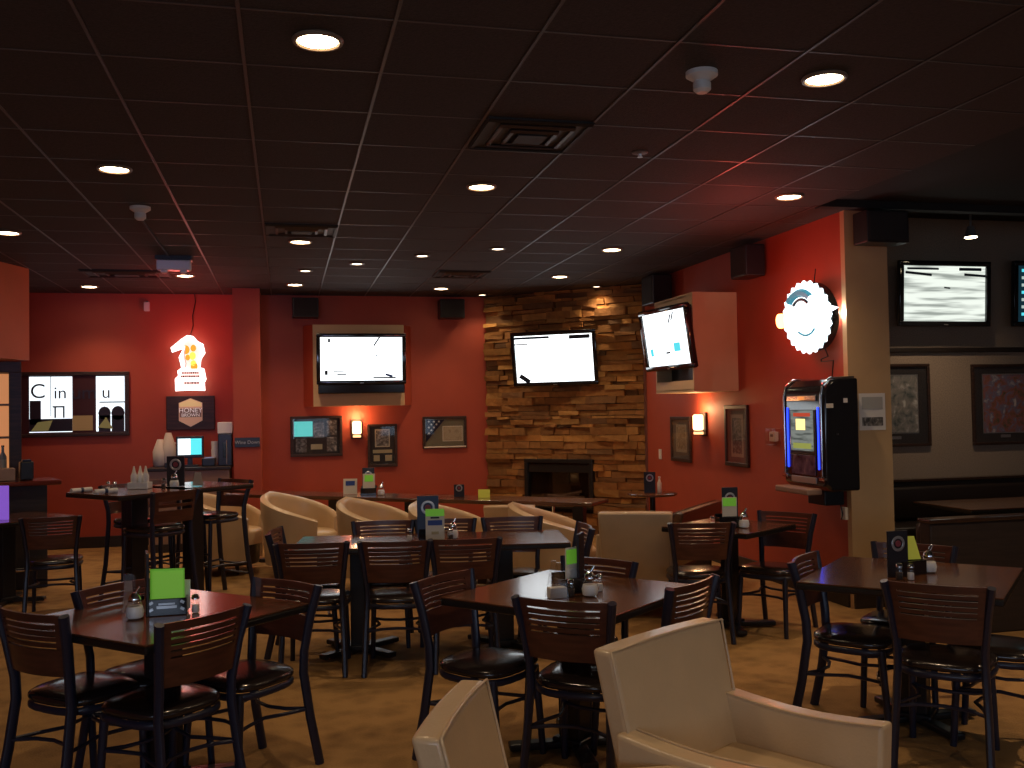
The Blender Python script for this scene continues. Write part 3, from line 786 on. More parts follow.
# E
f = sets((3.17, 6.55), -8, 'on the small table below the jukebox', items=(('sugar', 0.09, -0.08), ('salt', -0.12, 0.0), ('pepper', 0.12, 0.05)))
menu('dark menu behind the green and white card on the small wall-side table', f(0.02, 0.02, 0.01), -8, 0.12, 0.28)
card('small green and white card below the jukebox', f(0.0, -0.03, 0.08), -8, 0.11, 0.14, M_offwhite, [(0.105, 0.06, 0.1, M_green)])
# bar tables
menu('black menu with round pale emblem on the bar-height table', (-0.93, 8.78, 1.041), -14, 0.155, 0.26)
sugar('round glass sugar jar in front of the bar-height menu', (-0.93, 8.66, 1.041), 'sugar jars')
shaker('glass pepper shaker beside the bar-height menu', (-1.02, 8.67, 1.041), M_pepper, 'pepper shakers')
pl = thing('acrylic_tent', 'small clear card holder on the bar-height table near the tall stool', 'card holder', (-0.74, 8.70, 1.041), -20, None)
MB().prism([(-0.055, 0), (0.055, 0), (0.03, 0.13), (-0.03, 0.13)], -0.01, -0.006).build('panel', M_acryl, pl)
MB().prism([(-0.05, 0.005), (0.05, 0.005), (0.026, 0.12), (-0.026, 0.12)], -0.004, -0.001).build('insert', M_offwhite, pl)
cd = thing('sauce_caddy', 'white caddy holding squeeze bottles on the bar-height table', 'caddy', (-1.20, 8.62, 1.041), -14)
MB().box((0, 0, 0.008), (0.17, 0.11, 0.016), 0.004).box((0, -0.05, 0.03), (0.17, 0.008, 0.05), 0.002).box((0, 0.05, 0.03), (0.17, 0.008, 0.05), 0.002).box((-0.082, 0, 0.03), (0.008, 0.1, 0.05)).box((0.082, 0, 0.03), (0.008, 0.1, 0.05)).build('tray', M_white, cd)
def squeeze(label, loc):
    o = thing('squeeze_bottle', label, 'bottle', loc, 0, 'squeeze bottles in the white caddy')
    MB().lathe([(0.024, 0), (0.027, 0.005), (0.027, 0.095), (0.018, 0.115)], seg=14).build('body', M_white, o, smooth=50)
    MB().lathe([(0.02, 0.115), (0.014, 0.13), (0.005, 0.175)], seg=14).build('nozzle', M_offwhite, o, smooth=50)
for k, (lx, t) in enumerate([(-0.045, 'first squeeze bottle in the white caddy, nearest the mirror'), (0.0, 'middle squeeze bottle in the white caddy'), (0.048, 'last squeeze bottle in the white caddy, nearest the emblem menu')]):
    squeeze(t, (-1.20 + lx, 8.62 + (0.02 if k == 1 else -0.015), 1.058))
for k, (px, py) in enumerate([(-1.42, 8.42), (-1.36, 8.36)]):
    shaker(['glass salt shaker beside the white sauce caddy', 'glass pepper shaker beside the white sauce caddy'][k], (px, py, 1.041), [M_sugar, M_pepper][k], 'salt shakers')
# rolled cutlery on bar table
for k, (px, py, a) in enumerate([(-1.40, 8.22, 30), (-1.62, 8.42, 45)]):
    o = thing('rolled_napkin', ['white rolled napkin at the near corner of the bar-height table', 'white rolled napkin at the mirror end of the bar-height table'][k], 'napkin', (px, py, 1.041), a, 'rolled napkins')
    MB().tube([(-0.09, 0, 0.02), (0.09, 0, 0.02)], 0.019, 12).build('roll', M_white, o, smooth=50)
    MB().tube([(-0.012, 0, 0.02), (0.012, 0, 0.02)], 0.0205, 12).build('band', M_navy, o, smooth=50)
# counter things
cdir = Vector((3.47, -2.70)).normalized()
def onc(t, off=0.0): p = Vector((-0.52, 11.55)) + Vector((3.47, -2.70)) * t; return (p.x + off * 0.6, p.y + off * 0.8, 0.761)
p0 = onc(0.40); menu('black menu behind pale card on the drinks counter', (p0[0], p0[1] + 0.05, 0.761), -10, 0.13, 0.29)
card('pale green card on the drinks counter in front of a black menu', (p0[0], p0[1] - 0.01, 0.83), -10, 0.13, 0.16, M_offwhite, [(0.11, 0.07, 0.09, M_green)])
caddy('black table caddy on the drinks counter', (p0[0], p0[1] + 0.02, 0.761), -10)
p0 = onc(0.345); card('white tent card with blue picture on the drinks counter', p0, -10, 0.15, 0.17, M_offwhite, [(0.12, 0.05, 0.1, M_blue)], tilt=0.15)
p0 = onc(0.435); sugar('round glass sugar jar on the drinks counter', (p0[0], p0[1], 0.761), 'sugar jars')
p0 = onc(0.65); menu('small black menu with round emblem by the stone wall end of the drinks counter', (p0[0], p0[1], 0.761), -20, 0.11, 0.13)
p0 = onc(0.715); card('small bright yellow card on the drinks counter', p0, -20, 0.12, 0.085, M_yellow)
# side table things
menu('dark menu on the small corner side table', (3.68, 9.42, 0.761), -10, 0.12, 0.22)
bottle('pale capped bottle on the small corner side table', (3.78, 9.4, 0.761), M_offwhite, None, 0.17)
menu('vivid purple standing card on the low table at the photo edge', (-2.48, 9.3, 0.761), -10, 0.2, 0.3, M_purple, emblem=False, group=None)

# ------------------------------------------------------------------ televisions
def screenmat(name, kind, s=2.2):
    m = bpy.data.materials.new(name); m.use_nodes = True
    nt = m.node_tree; nt.nodes.clear()
    tc = nt.nodes.new('ShaderNodeTexCoord'); e = nt.nodes.new('ShaderNodeEmission'); e.inputs['Strength'].default_value = s
    o = nt.nodes.new('ShaderNodeOutputMaterial'); cr = nt.nodes.new('ShaderNodeValToRGB'); el = cr.color_ramp.elements
    n = nt.nodes.new('ShaderNodeTexNoise'); mp = nt.nodes.new('ShaderNodeMapping')
    nt.links.new(tc.outputs['Generated'], mp.inputs['Vector']); nt.links.new(mp.outputs[0], n.inputs['Vector'])
    if kind == 'bright':
        n.inputs['Scale'].default_value = 2.5; el[0].position = 0.25; el[0].color = (0.6, 0.85, 1, 1); el[1].position = 0.42; el[1].color = (0.92, 0.97, 1, 1)
    else:
        mp.inputs['Rotation'].default_value = (0, R(-22), 0); mp.inputs['Scale'].default_value = (0.9, 1, 6)
        n.inputs['Scale'].default_value = 1.6; el[0].position = 0.38; el[0].color = (0.30, 0.33, 0.30, 1); el[1].position = 0.55; el[1].color = (0.80, 0.86, 0.78, 1)
    nt.links.new(n.outputs['Fac'], cr.inputs['Fac']); nt.links.new(cr.outputs[0], e.inputs['Color']); nt.links.new(e.outputs[0], o.inputs[0])
    return m
S_white = screenmat('tv_screen_bright', 'bright', 2.6)
S_track = screenmat('tv_screen_track', 'track', 1.15)
M_dk = mat('screen_graphic_dark', (0.01, 0.02, 0.05), 0.6)
E_cy = emat('screen_graphic_cyan', (0.1, 0.65, 0.75), 1.2)
def tv(label, loc, rz, w, h, smat, tilt=0.0, arm=0.12, roll=0.0, marks=(), chin=0.0, group='wall televisions'):
    o = thing('television', label, 'television', loc, rz, group)
    o.rotation_euler = (R(tilt), R(roll), R(rz))
    MB().frame(w, h, 0.052, 0.05, 0, 0.008).box((0, -0.004, 0), (w - 0.02, 0.03, h - 0.02)).build('bezel', M_gloss, o, smooth=40)
    MB().box((0, 0.03, 0), (w * 0.86, 0.05, h * 0.8), 0.015).build('rear_housing', M_black, o)
    MB().box((0, -0.022, 0), (w - 0.1, 0.006, h - 0.1)).build('screen', smat, o)
    if chin: MB().box((0, -0.02, -h / 2 - chin / 2), (w * 0.97, 0.05, chin), 0.01).build('speaker_bar', M_gloss, o)
    MB().box((0, -0.051, -h / 2 + 0.018 - chin * 0.0), (0.05, 0.002, 0.009)).build('badge', M_silver, o)
    for (x, z_, ww, hh, mm, ry) in marks: MB().box((x, -0.027, z_), (ww, 0.003, hh), ry=ry).build('screen_graphic', mm, o)
    if arm: MB().box((0, 0.05 + arm / 2, 0), (0.12, arm, 0.2)).box((0, 0.05 + arm, 0), (0.3, 0.02, 0.3)).build('wall_bracket', M_black, o)
    return o
# TV over back wall box
bx_ = thing('television_surround', 'tan splayed box behind the television on the red back wall', 'wall box', (0.96, 13.098, 2.28), 0)
fb = MB(); w1, h1, w2, h2, D = 0.72, 0.54, 0.60, 0.54, 0.22
v = []
for (ww, hh, yy) in ((w1, h1, 0.0), (w2, h2, -D)):
    for sx, sz in ((-1, -1), (1, -1), (1, 1), (-1, 1)): v.append(fb.bm.verts.new((sx * ww, yy, sz * hh)))
for q in ((0, 1, 2, 3), (4, 5, 6, 7), (0, 1, 5, 4), (1, 2, 6, 5), (2, 3, 7, 6), (3, 0, 4, 7)): fb.bm.faces.new([v[i] for i in q])
fb.build('panel', M_boxtan, bx_)
for sx in (-1, 1): MB().prismz([(sx * (w1 + 0.003), 0.0), (sx * (w2 + 0.003), -D), (sx * (w2 - 0.01), -D + 0.004), (sx * (w1 - 0.01), 0.0)], -h2, h2).build('side_cheek', M_red, bx_)
tv('television with soundbar on the tan box of the red back wall', (0.985, 12.79, 2.36), 0, 1.17, 0.67, S_white, 3, 0.03, marks=(
    (-0.42, 0.24, 0.03, 0.05, M_dk, 0), (0.2, 0.23, 0.02, 0.14, M_dk, 0.6), (-0.46, -0.18, 0.04, 0.06, M_dk, 0), (-0.3, -0.16, 0.14, 0.015, M_dk, 0), (-0.26, -0.2, 0.12, 0.02, M_dk, 0),
    (0.3, -0.25, 0.3, 0.02, M_dk, 0), (0.36, -0.22, 0.1, 0.03, MATS.get('blue_print'), 0.3), (0.2, 0.04, 0.02, 0.02, M_dk, 0)), chin=0.12)
tp = spt(1.19, 0.27, 2.32)
tv('television tilted forward on the stacked stone chimney', tp, SANG + 10, 1.16, 0.72, S_white, 9, 0.1, -0.3, marks=((-0.3, 0.28, 0.5, 0.03, M_dk, 0), (0.36, 0.27, 0.28, 0.05, M_dk, 0), (-0.45, 0.2, 0.2, 0.015, M_silver, 0), (-0.42, -0.26, 0.16, 0.06, M_dk, 0.6)))
# right wall box & tv
rb = thing('television_surround', 'tan box with open dark niche on the red right wall beside the stone', 'wall box', (4.45, 9.40, 2.30), -90)
r1 = MB()
r1.box((0.49, -0.24, 0), (0.03, 0.48, 1.0)); r1.box((-0.49, -0.24, 0), (0.03, 0.48, 1.0)); r1.box((0, -0.24, 0.485), (0.95, 0.48, 0.03)); r1.box((0, -0.24, -0.485), (0.95, 0.48, 0.03))
r1.box((0, -0.465, 0.43), (0.95, 0.03, 0.10)); r1.box((0, -0.465, -0.43), (0.95, 0.03, 0.10))
r1.build('panel', M_boxtan, rb)
MB().box((0, -0.3, 0), (0.93, 0.02, 0.8)).build('niche_back', M_black, rb)
tv('television angled out of the tan niche on the red right wall', (3.90, 9.36, 2.37), -90 + 6, 1.02, 0.66, S_white, 8, 0.16, 0, marks=((0.2, -0.1, 0.13, 0.09, E_cy, 0), (0.12, 0.2, 0.02, 0.1, M_dk, 0.6), (0.18, 0.22, 0.02, 0.1, M_dk, 0.6), (0.0, -0.15, 0.09, 0.02, M_dk, 0), (-0.35, -0.13, 0.06, 0.08, E_cy, 0)))
tv('television showing a pale race track on the taupe booth wall', (6.50, 8.44, 2.75), 0, 1.06, 0.66, S_track, 3, 0.05, marks=((0.03, 0.06, 0.07, 0.015, M_dk, 0.1), (-0.25, 0.25, 0.36, 0.02, M_dk, 0), (0.3, 0.25, 0.26, 0.03, M_dk, 0), (-0.3, 0.2, 0.3, 0.025, M_dk, 0.08), (0.36, 0.19, 0.26, 0.025, M_dk, 0.05)))
gm = []
for i in range(7):
    for j in range(5): gm.append((-0.4 + j * 0.075, 0.24 - i * 0.075, 0.045, 0.03, emat('grid_text', (0.6, 0.75, 0.7), 0.7) if (i * 5 + j) % 3 else E_cy, 0))
tv('television with a dark blue results grid at the photo edge', (7.84, 8.44, 2.76), 0, 1.06, 0.68, emat('grid_screen', (0.01, 0.04, 0.06), 0.6), 3, 0.05, marks=gm + [(0.1, 0.2, 0.3, 0.12, emat('grid_panel', (0.5, 0.7, 0.8), 0.9), 0)])

# ------------------------------------------------------------------ framed pictures
def picture(label, loc, rz, w, h, mats, fw=0.035, cat='framed picture', tiltz=0.0, group='framed pictures'):
    """mats: list of (x,z,w,h,material,name) stacked outwards"""
    o = thing('framed_picture', label, cat, loc, rz, group)
    o.rotation_euler = (0, R(tiltz), R(rz))
    MB().frame(w, h, fw, 0.03, 0.0, 0.005).build('frame', M_frame, o)
    for i, (x, z_, ww, hh, mm, nm) in enumerate(mats): MB().box((x, -0.006 - 0.0012 * i, z_), (ww, 0.004, hh)).build(nm, mm, o)
    MB().box((0, -0.022, 0), (w - 2 * fw + 0.004, 0.002, h - 2 * fw + 0.004)).build('glass', M_glass, o)
    return o
YB = Y1 - 0.003
E_refl = emat('painted_teal_reflection', (0.1, 0.6, 0.55), 0.9)  # teal reflection painted as a glowing patch in the photo collage
picture('wide dark frame with a collage of small photographs on the back wall', (0.40, YB, 1.345), 0, 0.68, 0.54, [
    (0, 0, 0.62, 0.48, M_matd, 'mat_board'), (-0.17, 0.1, 0.24, 0.2, E_refl, 'photograph'), (-0.2, -0.12, 0.14, 0.18, P_grey, 'photograph'), (0.03, 0.08, 0.14, 0.2, P_grey, 'photograph'),
    (0.2, 0.11, 0.13, 0.19, P_grey, 'photograph'), (0.2, -0.11, 0.13, 0.19, P_grey, 'photograph'), (0.0, -0.14, 0.15, 0.07, M_gold, 'title_plate')])
picture('upright dark frame with portrait, title bar and two medallions beside the lit sconce', (1.275, YB, 1.20), 0, 0.40, 0.58, [
    (0, 0, 0.34, 0.52, M_matd, 'mat_board'), (0, 0.1, 0.2, 0.24, M_matc, 'inner_mat'), (0, 0.1, 0.17, 0.21, P_grey, 'photograph'), (0, -0.08, 0.26, 0.045, M_gold, 'title_plate'), (-0.08, -0.17, 0.08, 0.08, M_gold, 'medallion'), (0.08, -0.17, 0.09, 0.08, M_gold, 'medallion')])
fc = picture('display case with folded starred flag and certificate, nearest the stone wall', (2.13, YB, 1.36), 0, 0.61, 0.44, [
    (0, 0, 0.55, 0.38, M_matc if False else mat('olive_mat', (0.22, 0.19, 0.12), 0.7), 'mat_board'), (0.11, -0.02, 0.28, 0.21, M_offwhite, 'inner_mat'), (0.11, -0.02, 0.26, 0.19, P_cert, 'certificate')], tiltz=0)
fl = MB().prism([(-0.26, 0.175), (0.0, 0.175), (-0.26, -0.13)], -0.018, -0.012).build('folded_flag', mat('navy_cloth', (0.01, 0.012, 0.04), 0.8), fc)
sb = MB()
for (sx, sz) in [(-0.22, 0.15), (-0.15, 0.15), (-0.08, 0.15), (-0.185, 0.11), (-0.115, 0.11), (-0.22, 0.07), (-0.15, 0.07), (-0.185, 0.03), (-0.22, -0.01)]:
    pts = []
    for k in range(10):
        a = R(90 + 36 * k); r = 0.019 if k % 2 == 0 else 0.008; pts.append((sx + r * math.cos(a), sz + r * math.sin(a)))
    sb.prism(pts, -0.0205, -0.0185)
sb.build('star', M_white, fl)
MB().box((0, -0.03, -0.2), (0.58, 0.012, 0.02), 0.003).build('bright_lower_lip', M_offwhite, fc)
XR = 4.447
picture('upright dark frame with small pale print on the red right wall, nearest the stone', (XR, 10.34, 1.28), -90, 0.56, 0.52, [
    (0, 0, 0.5, 0.46, M_matb, 'mat_board'), (0, 0.01, 0.30, 0.32, M_matc, 'inner_mat'), (0, 0.01, 0.25, 0.26, P_sepia, 'print')], 0.04)
picture('upright dark frame with black and white photo between sconce and thermostat', (XR, 8.93, 1.35), -90, 0.50, 0.62, [
    (0, 0, 0.44, 0.56, M_matb, 'mat_board'), (0, 0.0, 0.27, 0.43, M_matc, 'inner_mat'), (0, 0.0, 0.2, 0.36, P_grey, 'photograph')], 0.04)
picture('large black framed team photo on the taupe wall beside the tan wall end', (6.02, 8.597, 1.63), 0, 0.80, 0.84, [
    (0, 0, 0.74, 0.78, M_matd, 'mat_board'), (0, 0.01, 0.54, 0.60, M_silver, 'fillet'), (0, 0.01, 0.52, 0.58, P_team, 'photograph'), (0, -0.33, 0.12, 0.03, M_silver, 'title_plate')], 0.03)
picture('large black framed red-toned team photo on the taupe wall at the photo edge', (7.32, 8.597, 1.62), 0, 0.80, 0.84, [
    (0, 0, 0.74, 0.78, M_matd, 'mat_board'), (0, 0.01, 0.54, 0.62, M_silver, 'fillet'), (0, 0.01, 0.52, 0.60, P_redteam, 'photograph'), (0, -0.33, 0.12, 0.03, M_silver, 'title_plate')], 0.03)

# wall mirror on the left back wall, its reflection painted as glowing panels
E_win = emat('painted_mirror_daylight', (0.85, 0.93, 1.0), 1.5)
mr_ = thing('wall_mirror', 'wide dark framed wall mirror showing painted reflections of bright windows behind the bar', 'mirror', (-2.60, YB, 1.82), 0)
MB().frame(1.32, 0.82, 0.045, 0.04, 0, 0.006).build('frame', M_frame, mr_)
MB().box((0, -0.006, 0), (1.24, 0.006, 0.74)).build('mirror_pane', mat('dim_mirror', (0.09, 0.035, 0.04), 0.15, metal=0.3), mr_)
MB().box((-0.27, -0.011, 0.0), (0.50, 0.003, 0.70)).box((0.43, -0.011, 0.0), (0.34, 0.003, 0.70)).build('painted_reflection_window', E_win, mr_)
MB().box((0.10, -0.011, -0.24), (0.24, 0.003, 0.19)).build('painted_reflection_panel', mat('painted_reflection_tan', (0.25, 0.15, 0.06), 0.5, emit=(0.3, 0.17, 0.06), estr=0.25), mr_)
dkm = mat('painted_reflection_dark', (0.02, 0.012, 0.02), 0.5); olv = mat('painted_reflection_olive', (0.2, 0.17, 0.06), 0.6, emit=(0.25, 0.22, 0.08), estr=0.3)
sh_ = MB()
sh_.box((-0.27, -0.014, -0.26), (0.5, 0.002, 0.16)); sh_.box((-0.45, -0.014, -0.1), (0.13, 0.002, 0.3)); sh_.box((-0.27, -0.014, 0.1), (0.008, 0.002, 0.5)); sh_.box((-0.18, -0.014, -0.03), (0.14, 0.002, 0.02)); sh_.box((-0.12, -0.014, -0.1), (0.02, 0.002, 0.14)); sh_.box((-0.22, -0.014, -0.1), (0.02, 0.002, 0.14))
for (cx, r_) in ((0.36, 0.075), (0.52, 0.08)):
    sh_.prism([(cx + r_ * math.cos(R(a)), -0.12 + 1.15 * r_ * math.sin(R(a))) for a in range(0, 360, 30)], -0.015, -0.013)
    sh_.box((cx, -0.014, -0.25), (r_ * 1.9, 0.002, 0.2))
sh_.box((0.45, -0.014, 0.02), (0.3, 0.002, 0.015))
tag(sh_.build('painted_reflection_shapes', dkm, mr_), kind='stuff')
MB().prism([(-0.5, -0.33), (-0.3, -0.33), (-0.25, -0.2), (-0.42, -0.22)], -0.018, -0.016).build('painted_reflection_chair', olv, mr_)
MB().prism([(0.28, -0.3), (0.46, -0.32), (0.38, -0.17)], -0.018, -0.016).build('painted_reflection_chair', olv, mr_)
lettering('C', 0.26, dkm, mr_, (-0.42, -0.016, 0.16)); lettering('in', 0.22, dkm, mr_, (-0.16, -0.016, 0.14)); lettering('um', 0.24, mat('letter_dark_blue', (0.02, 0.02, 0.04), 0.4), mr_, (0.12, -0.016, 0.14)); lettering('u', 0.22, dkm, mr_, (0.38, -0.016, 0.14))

# ------------------------------------------------------------------ neon sign (generic glowing silhouette), honey brown sign
E_neonw = emat('neon_white', (1.0, 0.80, 0.76), 4.0); E_neonr = emat('neon_red', (1.0, 0.06, 0.05), 7); E_neono = emat('neon_orange', (1.0, 0.28, 0.03), 1.6); E_neony = emat('neon_yellow', (0.95, 0.8, 0.1), 1.5)
ne = thing('neon_sign', 'white and red glowing neon beer sign hanging on the dark red wall', 'neon sign', (-1.19, 13.0, 2.32), 0)
sil = [(-0.10, 0.30), (-0.22, 0.20), (-0.21, 0.16), (-0.07, 0.21), (-0.12, 0.08), (-0.09, -0.06), (-0.14, -0.10), (-0.13, -0.16), (-0.17, -0.20), (-0.17, -0.34), (0.17, -0.34), (0.16, -0.24), (0.18, -0.20), (0.16, -0.08), (0.11, -0.06), (0.12, 0.06), (0.17, 0.14), (0.15, 0.24), (0.08, 0.28), (0.03, 0.34), (-0.03, 0.35), (-0.10, 0.30)]
MB().prism([(p[0] * 0.93, p[1] * 0.96) for p in sil[:-1]], 0.02, 0.03).build('backing_panel', mat('pale_backing', (0.8, 0.5, 0.45), 0.5, emit=(1, 0.75, 0.68), estr=0.9), ne)
MB().tube([(p[0], -0.005, p[1]) for p in sil], 0.019, 8).build('outline_tube', E_neonw, ne, smooth=60)
MB().box((0, -0.01, -0.085), (0.26, 0.02, 0.03), 0.008).box((0, -0.01, -0.32), (0.3, 0.02, 0.035), 0.008).box((0, -0.01, -0.205), (0.3, 0.02, 0.03), 0.008).build('banner_tube', E_neonw, ne)
for (zz, ww, xo) in ((-0.12, 0.2, 0), (-0.165, 0.22, -0.01), (-0.25, 0.18, 0.02)):
    x = -ww / 2; tx = MB()
    while x < ww / 2 - 0.01:
        w_ = random.uniform(0.012, 0.03); tx.box((x + w_ / 2 + xo, -0.02, zz), (w_, 0.006, 0.022)); x += w_ + 0.006
    tx.build('text_line', mat('neon_dark_lettering', (0.08, 0.005, 0.005), 0.5), ne)
for (cx, cz, r_, mm) in ((-0.05, 0.18, 0.045, E_neono), (0.04, 0.2, 0.035, E_neono), (0.03, 0.10, 0.04, E_neony), (-0.03, 0.08, 0.03, E_neono), (0.04, 0.0, 0.035, E_neony), (0.05, -0.04, 0.045, E_neono)):
    MB().lathe([(r_, 0), (r_ * 0.7, 0.012)], (cx, 0.0, cz), 12, 1, 1.3, 'Y').build('coloured_patch', mm, ne)
MB().tube([(-0.06, -0.012, 0.2), (-0.07, -0.012, 0.1), (-0.05, -0.012, 0.0), (-0.06, -0.012, -0.05)], 0.007, 6).build('red_tube', E_neonr, ne, smooth=60)
MB().tube([(0.0, 0, 0.34), (0.04, 0.02, 0.5), (0.03, 0.03, 0.62), (0.07, 0.02, 0.8), (0.06, 0.0, 0.905)], 0.006, 6).build('power_cord', M_black, ne, smooth=60)
hs = thing('beer_sign', 'dark wooden plaque with pale hexagonal HONEY BROWN badge under the neon sign', 'sign', (-1.195, YB, 1.685), 0)
MB().box((0, -0.015, 0), (0.60, 0.03, 0.44), 0.006).build('plaque', M_frame, hs)
hexp = [(0, 0.19), (0.145, 0.13), (0.145, -0.10), (0, -0.18), (-0.145, -0.10), (-0.145, 0.13)]
MB().prism(hexp, -0.040, -0.03).build('badge', mat('badge_gold', (0.72, 0.5, 0.32), 0.4, emit=(0.8, 0.5, 0.3), estr=0.12), hs)
MB().prism([(0, 0.182), (0.138, 0.126), (0.138, 0.08), (-0.138, 0.08), (-0.138, 0.126)], -0.043, -0.040).build('badge_top', mat('badge_yellow', (0.85, 0.68, 0.3), 0.4, emit=(0.9, 0.7, 0.3), estr=0.25), hs)
lettering('HONEY', 0.085, mat('sign_white', (0.9, 0.88, 0.82), 0.4, emit=(1, 1, 1), estr=0.25), hs, (0, -0.046, 0.03))
lettering('BROWN', 0.06, MATS['sign_white'], hs, (0, -0.046, -0.03))
MB().box((0, -0.0405, 0.0), (0.27, 0.004, 0.11)).build('letter_panel', mat('badge_grey', (0.25, 0.17, 0.13), 0.5), hs)
ws = thing('wall_plaque', 'narrow black sign reading Wine Down on the red column', 'sign', (-0.465, 12.395, 1.305), 0)
MB().box((0, -0.008, 0), (0.30, 0.016, 0.12), 0.003).build('board', M_black, ws)
lettering('Wine Down', 0.06, mat('plaque_letters', (0.45, 0.45, 0.4), 0.5), ws, (0, -0.018, 0.0))

# ------------------------------------------------------------------ service station
sv = thing('service_counter', 'beige service counter with dark top against the wall behind the bar stools', 'counter', (-1.15, 12.62, 0), 0)
MB().box((0, 0, 0.50), (0.94, 0.62, 0.96), 0.005).build('cabinet', M_counter, sv)
MB().box((0, -0.01, 1.0), (0.98, 0.68, 0.04), 0.008).build('counter_top', M_board, sv)
MB().box((0, -0.32, 0.05), (0.9, 0.01, 0.1)).build('kick_plate', M_board, sv)
pm = thing('register_monitor', 'lit point-of-sale monitor on the service counter', 'monitor', (-1.16, 12.55, 1.02), 0)
MB().box((0, 0, 0.24), (0.33, 0.03, 0.27), 0.008).build('housing', M_black, pm)
MB().box((-0.065, -0.018, 0.245), (0.15, 0.004, 0.20)).build('screen', emat('pos_white', (0.8, 0.95, 1), 1.7), pm)
MB().box((0.075, -0.018, 0.245), (0.13, 0.004, 0.20)).build('screen_panel', emat('pos_teal', (0.1, 0.7, 0.75), 1.3), pm)
MB().box((0, 0.02, 0.06), (0.06, 0.04, 0.12)).box((0, 0, 0.01), (0.2, 0.18, 0.02), 0.004).build('stand', M_black, pm)
cm = thing('receipt_printer', 'black receipt printer beside the lit monitor', 'printer', (-0.93, 12.5, 1.02), 0)
MB().box((0, 0, 0.05), (0.16, 0.2, 0.1), 0.012).build('body', M_black, cm); MB().box((0, -0.06, 0.105), (0.1, 0.02, 0.02)).build('paper_slot', M_silver, cm)
kb = thing('card_terminal', 'small black keypad unit on the service counter near the monitor', 'terminal', (-1.36, 12.42, 1.02), 0)
MB().box((0, 0, 0.03), (0.16, 0.12, 0.06), 0.008).build('body', M_black, kb); MB().box((0.02, -0.062, 0.035), (0.03, 0.004, 0.02)).build('indicator', M_white, kb)
cf = thing('drink_dispenser', 'tall black dispenser with white box on top beside the red column', 'dispenser', (-0.735, 12.55, 1.02), 0)
MB().box((0, 0, 0.20), (0.17, 0.24, 0.40), 0.01).build('body', M_black, cf); MB().box((0, -0.13, 0.2), (0.05, 0.02, 0.2), 0.005).build('spout', M_gloss, cf)
MB().tube([(0.02, -0.145, 0.02), (0.02, -0.145, 0.32)], 0.006, 6).build('lever', M_silver, cf)
wb = MB().box((0, 0, 0.07), (0.18, 0.2, 0.14), 0.008).build('paper_box', M_white, loc=(-0.735, 12.55, 1.421)); tag(wb, 'white box on top of the tall black dispenser', 'box')
bt = thing('cup_stack', 'pale stack of cups between the monitor and the dispenser', 'cups', (-0.875, 12.7, 1.02), 0)
MB().lathe([(0.03, 0.0), (0.045, 0.1), (0.04, 0.1), (0.045, 0.2), (0.04, 0.2), (0.046, 0.3)], seg=16).build('cups', M_white, bt, smooth=40)
for k, (px, hh) in enumerate(((-1.50, 0.34), (-1.40, 0.42))):
    o = thing('jug', ['white coffee jug at the mirror end of the service counter', 'taller white cone-lidded jug behind the emblem menu'][k], 'jug', (px - 0.03, 12.72, 1.02), 0, 'white jugs')
    MB().lathe([(0.06, 0), (0.085, 0.02), (0.09, hh * 0.55), (0.06, hh * 0.8), (0.035, hh)], seg=18).build('body', M_offwhite, o, smooth=50)
    MB().tube([(0.08, 0, hh * .25), (0.13, 0, hh * .35), (0.13, 0, hh * .6), (0.07, 0, hh * .7)], 0.01, 8).build('handle', M_offwhite, o, smooth=50)

# ------------------------------------------------------------------ bar at the left edge
bb = thing('back_bar_cabinet', 'dark wood back bar shelving with lit tan interior at the left photo edge', 'cabinet', (-3.62, 11.15, 0), 14)
q = MB(); q.box((0, 0.2, 1.13), (1.7, 0.04, 2.26)); q.box((0.80, 0, 1.13), (0.12, 0.42, 2.26), 0.006); q.box((-0.80, 0, 1.13), (0.12, 0.42, 2.26), 0.006); q.box((0, 0, 2.2), (1.7, 0.44, 0.12), 0.006); q.box((0, 0, 0.5), (1.6, 0.4, 1.0))
q.build('carcass', M_frame, bb)
MB().box((0, 0.17, 1.6), (1.48, 0.01, 1.1)).build('lit_back_panel', mat('lit_tan_back', (0.5, 0.25, 0.12), 0.5, emit=(0.9, 0.35, 0.13), estr=0.55), bb)
MB().box((0, 0, 1.05), (1.5, 0.4, 0.03)).box((0, 0, 1.45), (1.5, 0.36, 0.02)).box((0, 0, 1.8), (1.5, 0.36, 0.02)).build('shelf', M_counter, bb)
for k in range(9):
    lx = 0.68 - 0.13 * k; q2 = rot2(lx, -0.05, R(14)); zz = 1.066 if k % 2 == 0 else 1.461
    o = thing('bottle', ['clear', 'amber', 'green'][k % 3] + ' liquor bottle number place ' + str(k), 'bottle', (-3.62 + q2[0], 11.15 + q2[1], zz), 0, 'liquor bottles on the back bar')
    o['label'] = '%s liquor bottle on the %s back bar shelf, %s from the end post' % (['clear', 'amber', 'green'][k % 3], 'lower' if k % 2 == 0 else 'middle', ['first', 'second', 'third', 'fourth', 'fifth', 'sixth', 'seventh', 'eighth', 'ninth'][k])
    hh = 0.3 if k % 2 == 0 else 0.26
    MB().lathe([(0.034, 0), (0.037, 0.006), (0.037, hh * .6), (0.014, hh * .76), (0.013, hh * .95)], seg=14).build('body', [mat('bottle_clear', (0.5, 0.52, 0.5), 0.1), mat('bottle_amber', (0.3, 0.12, 0.03), 0.1), mat('bottle_green', (0.05, 0.16, 0.07), 0.1)][k % 3], o, smooth=50)
    MB().lathe([(0.016, hh * .95), (0.016, hh)], seg=10).build('cap', M_black, o, smooth=50)
    MB().lathe([(0.038, hh * .2), (0.038, hh * .5)], seg=14).build('paper_label', M_offwhite, o, smooth=50)
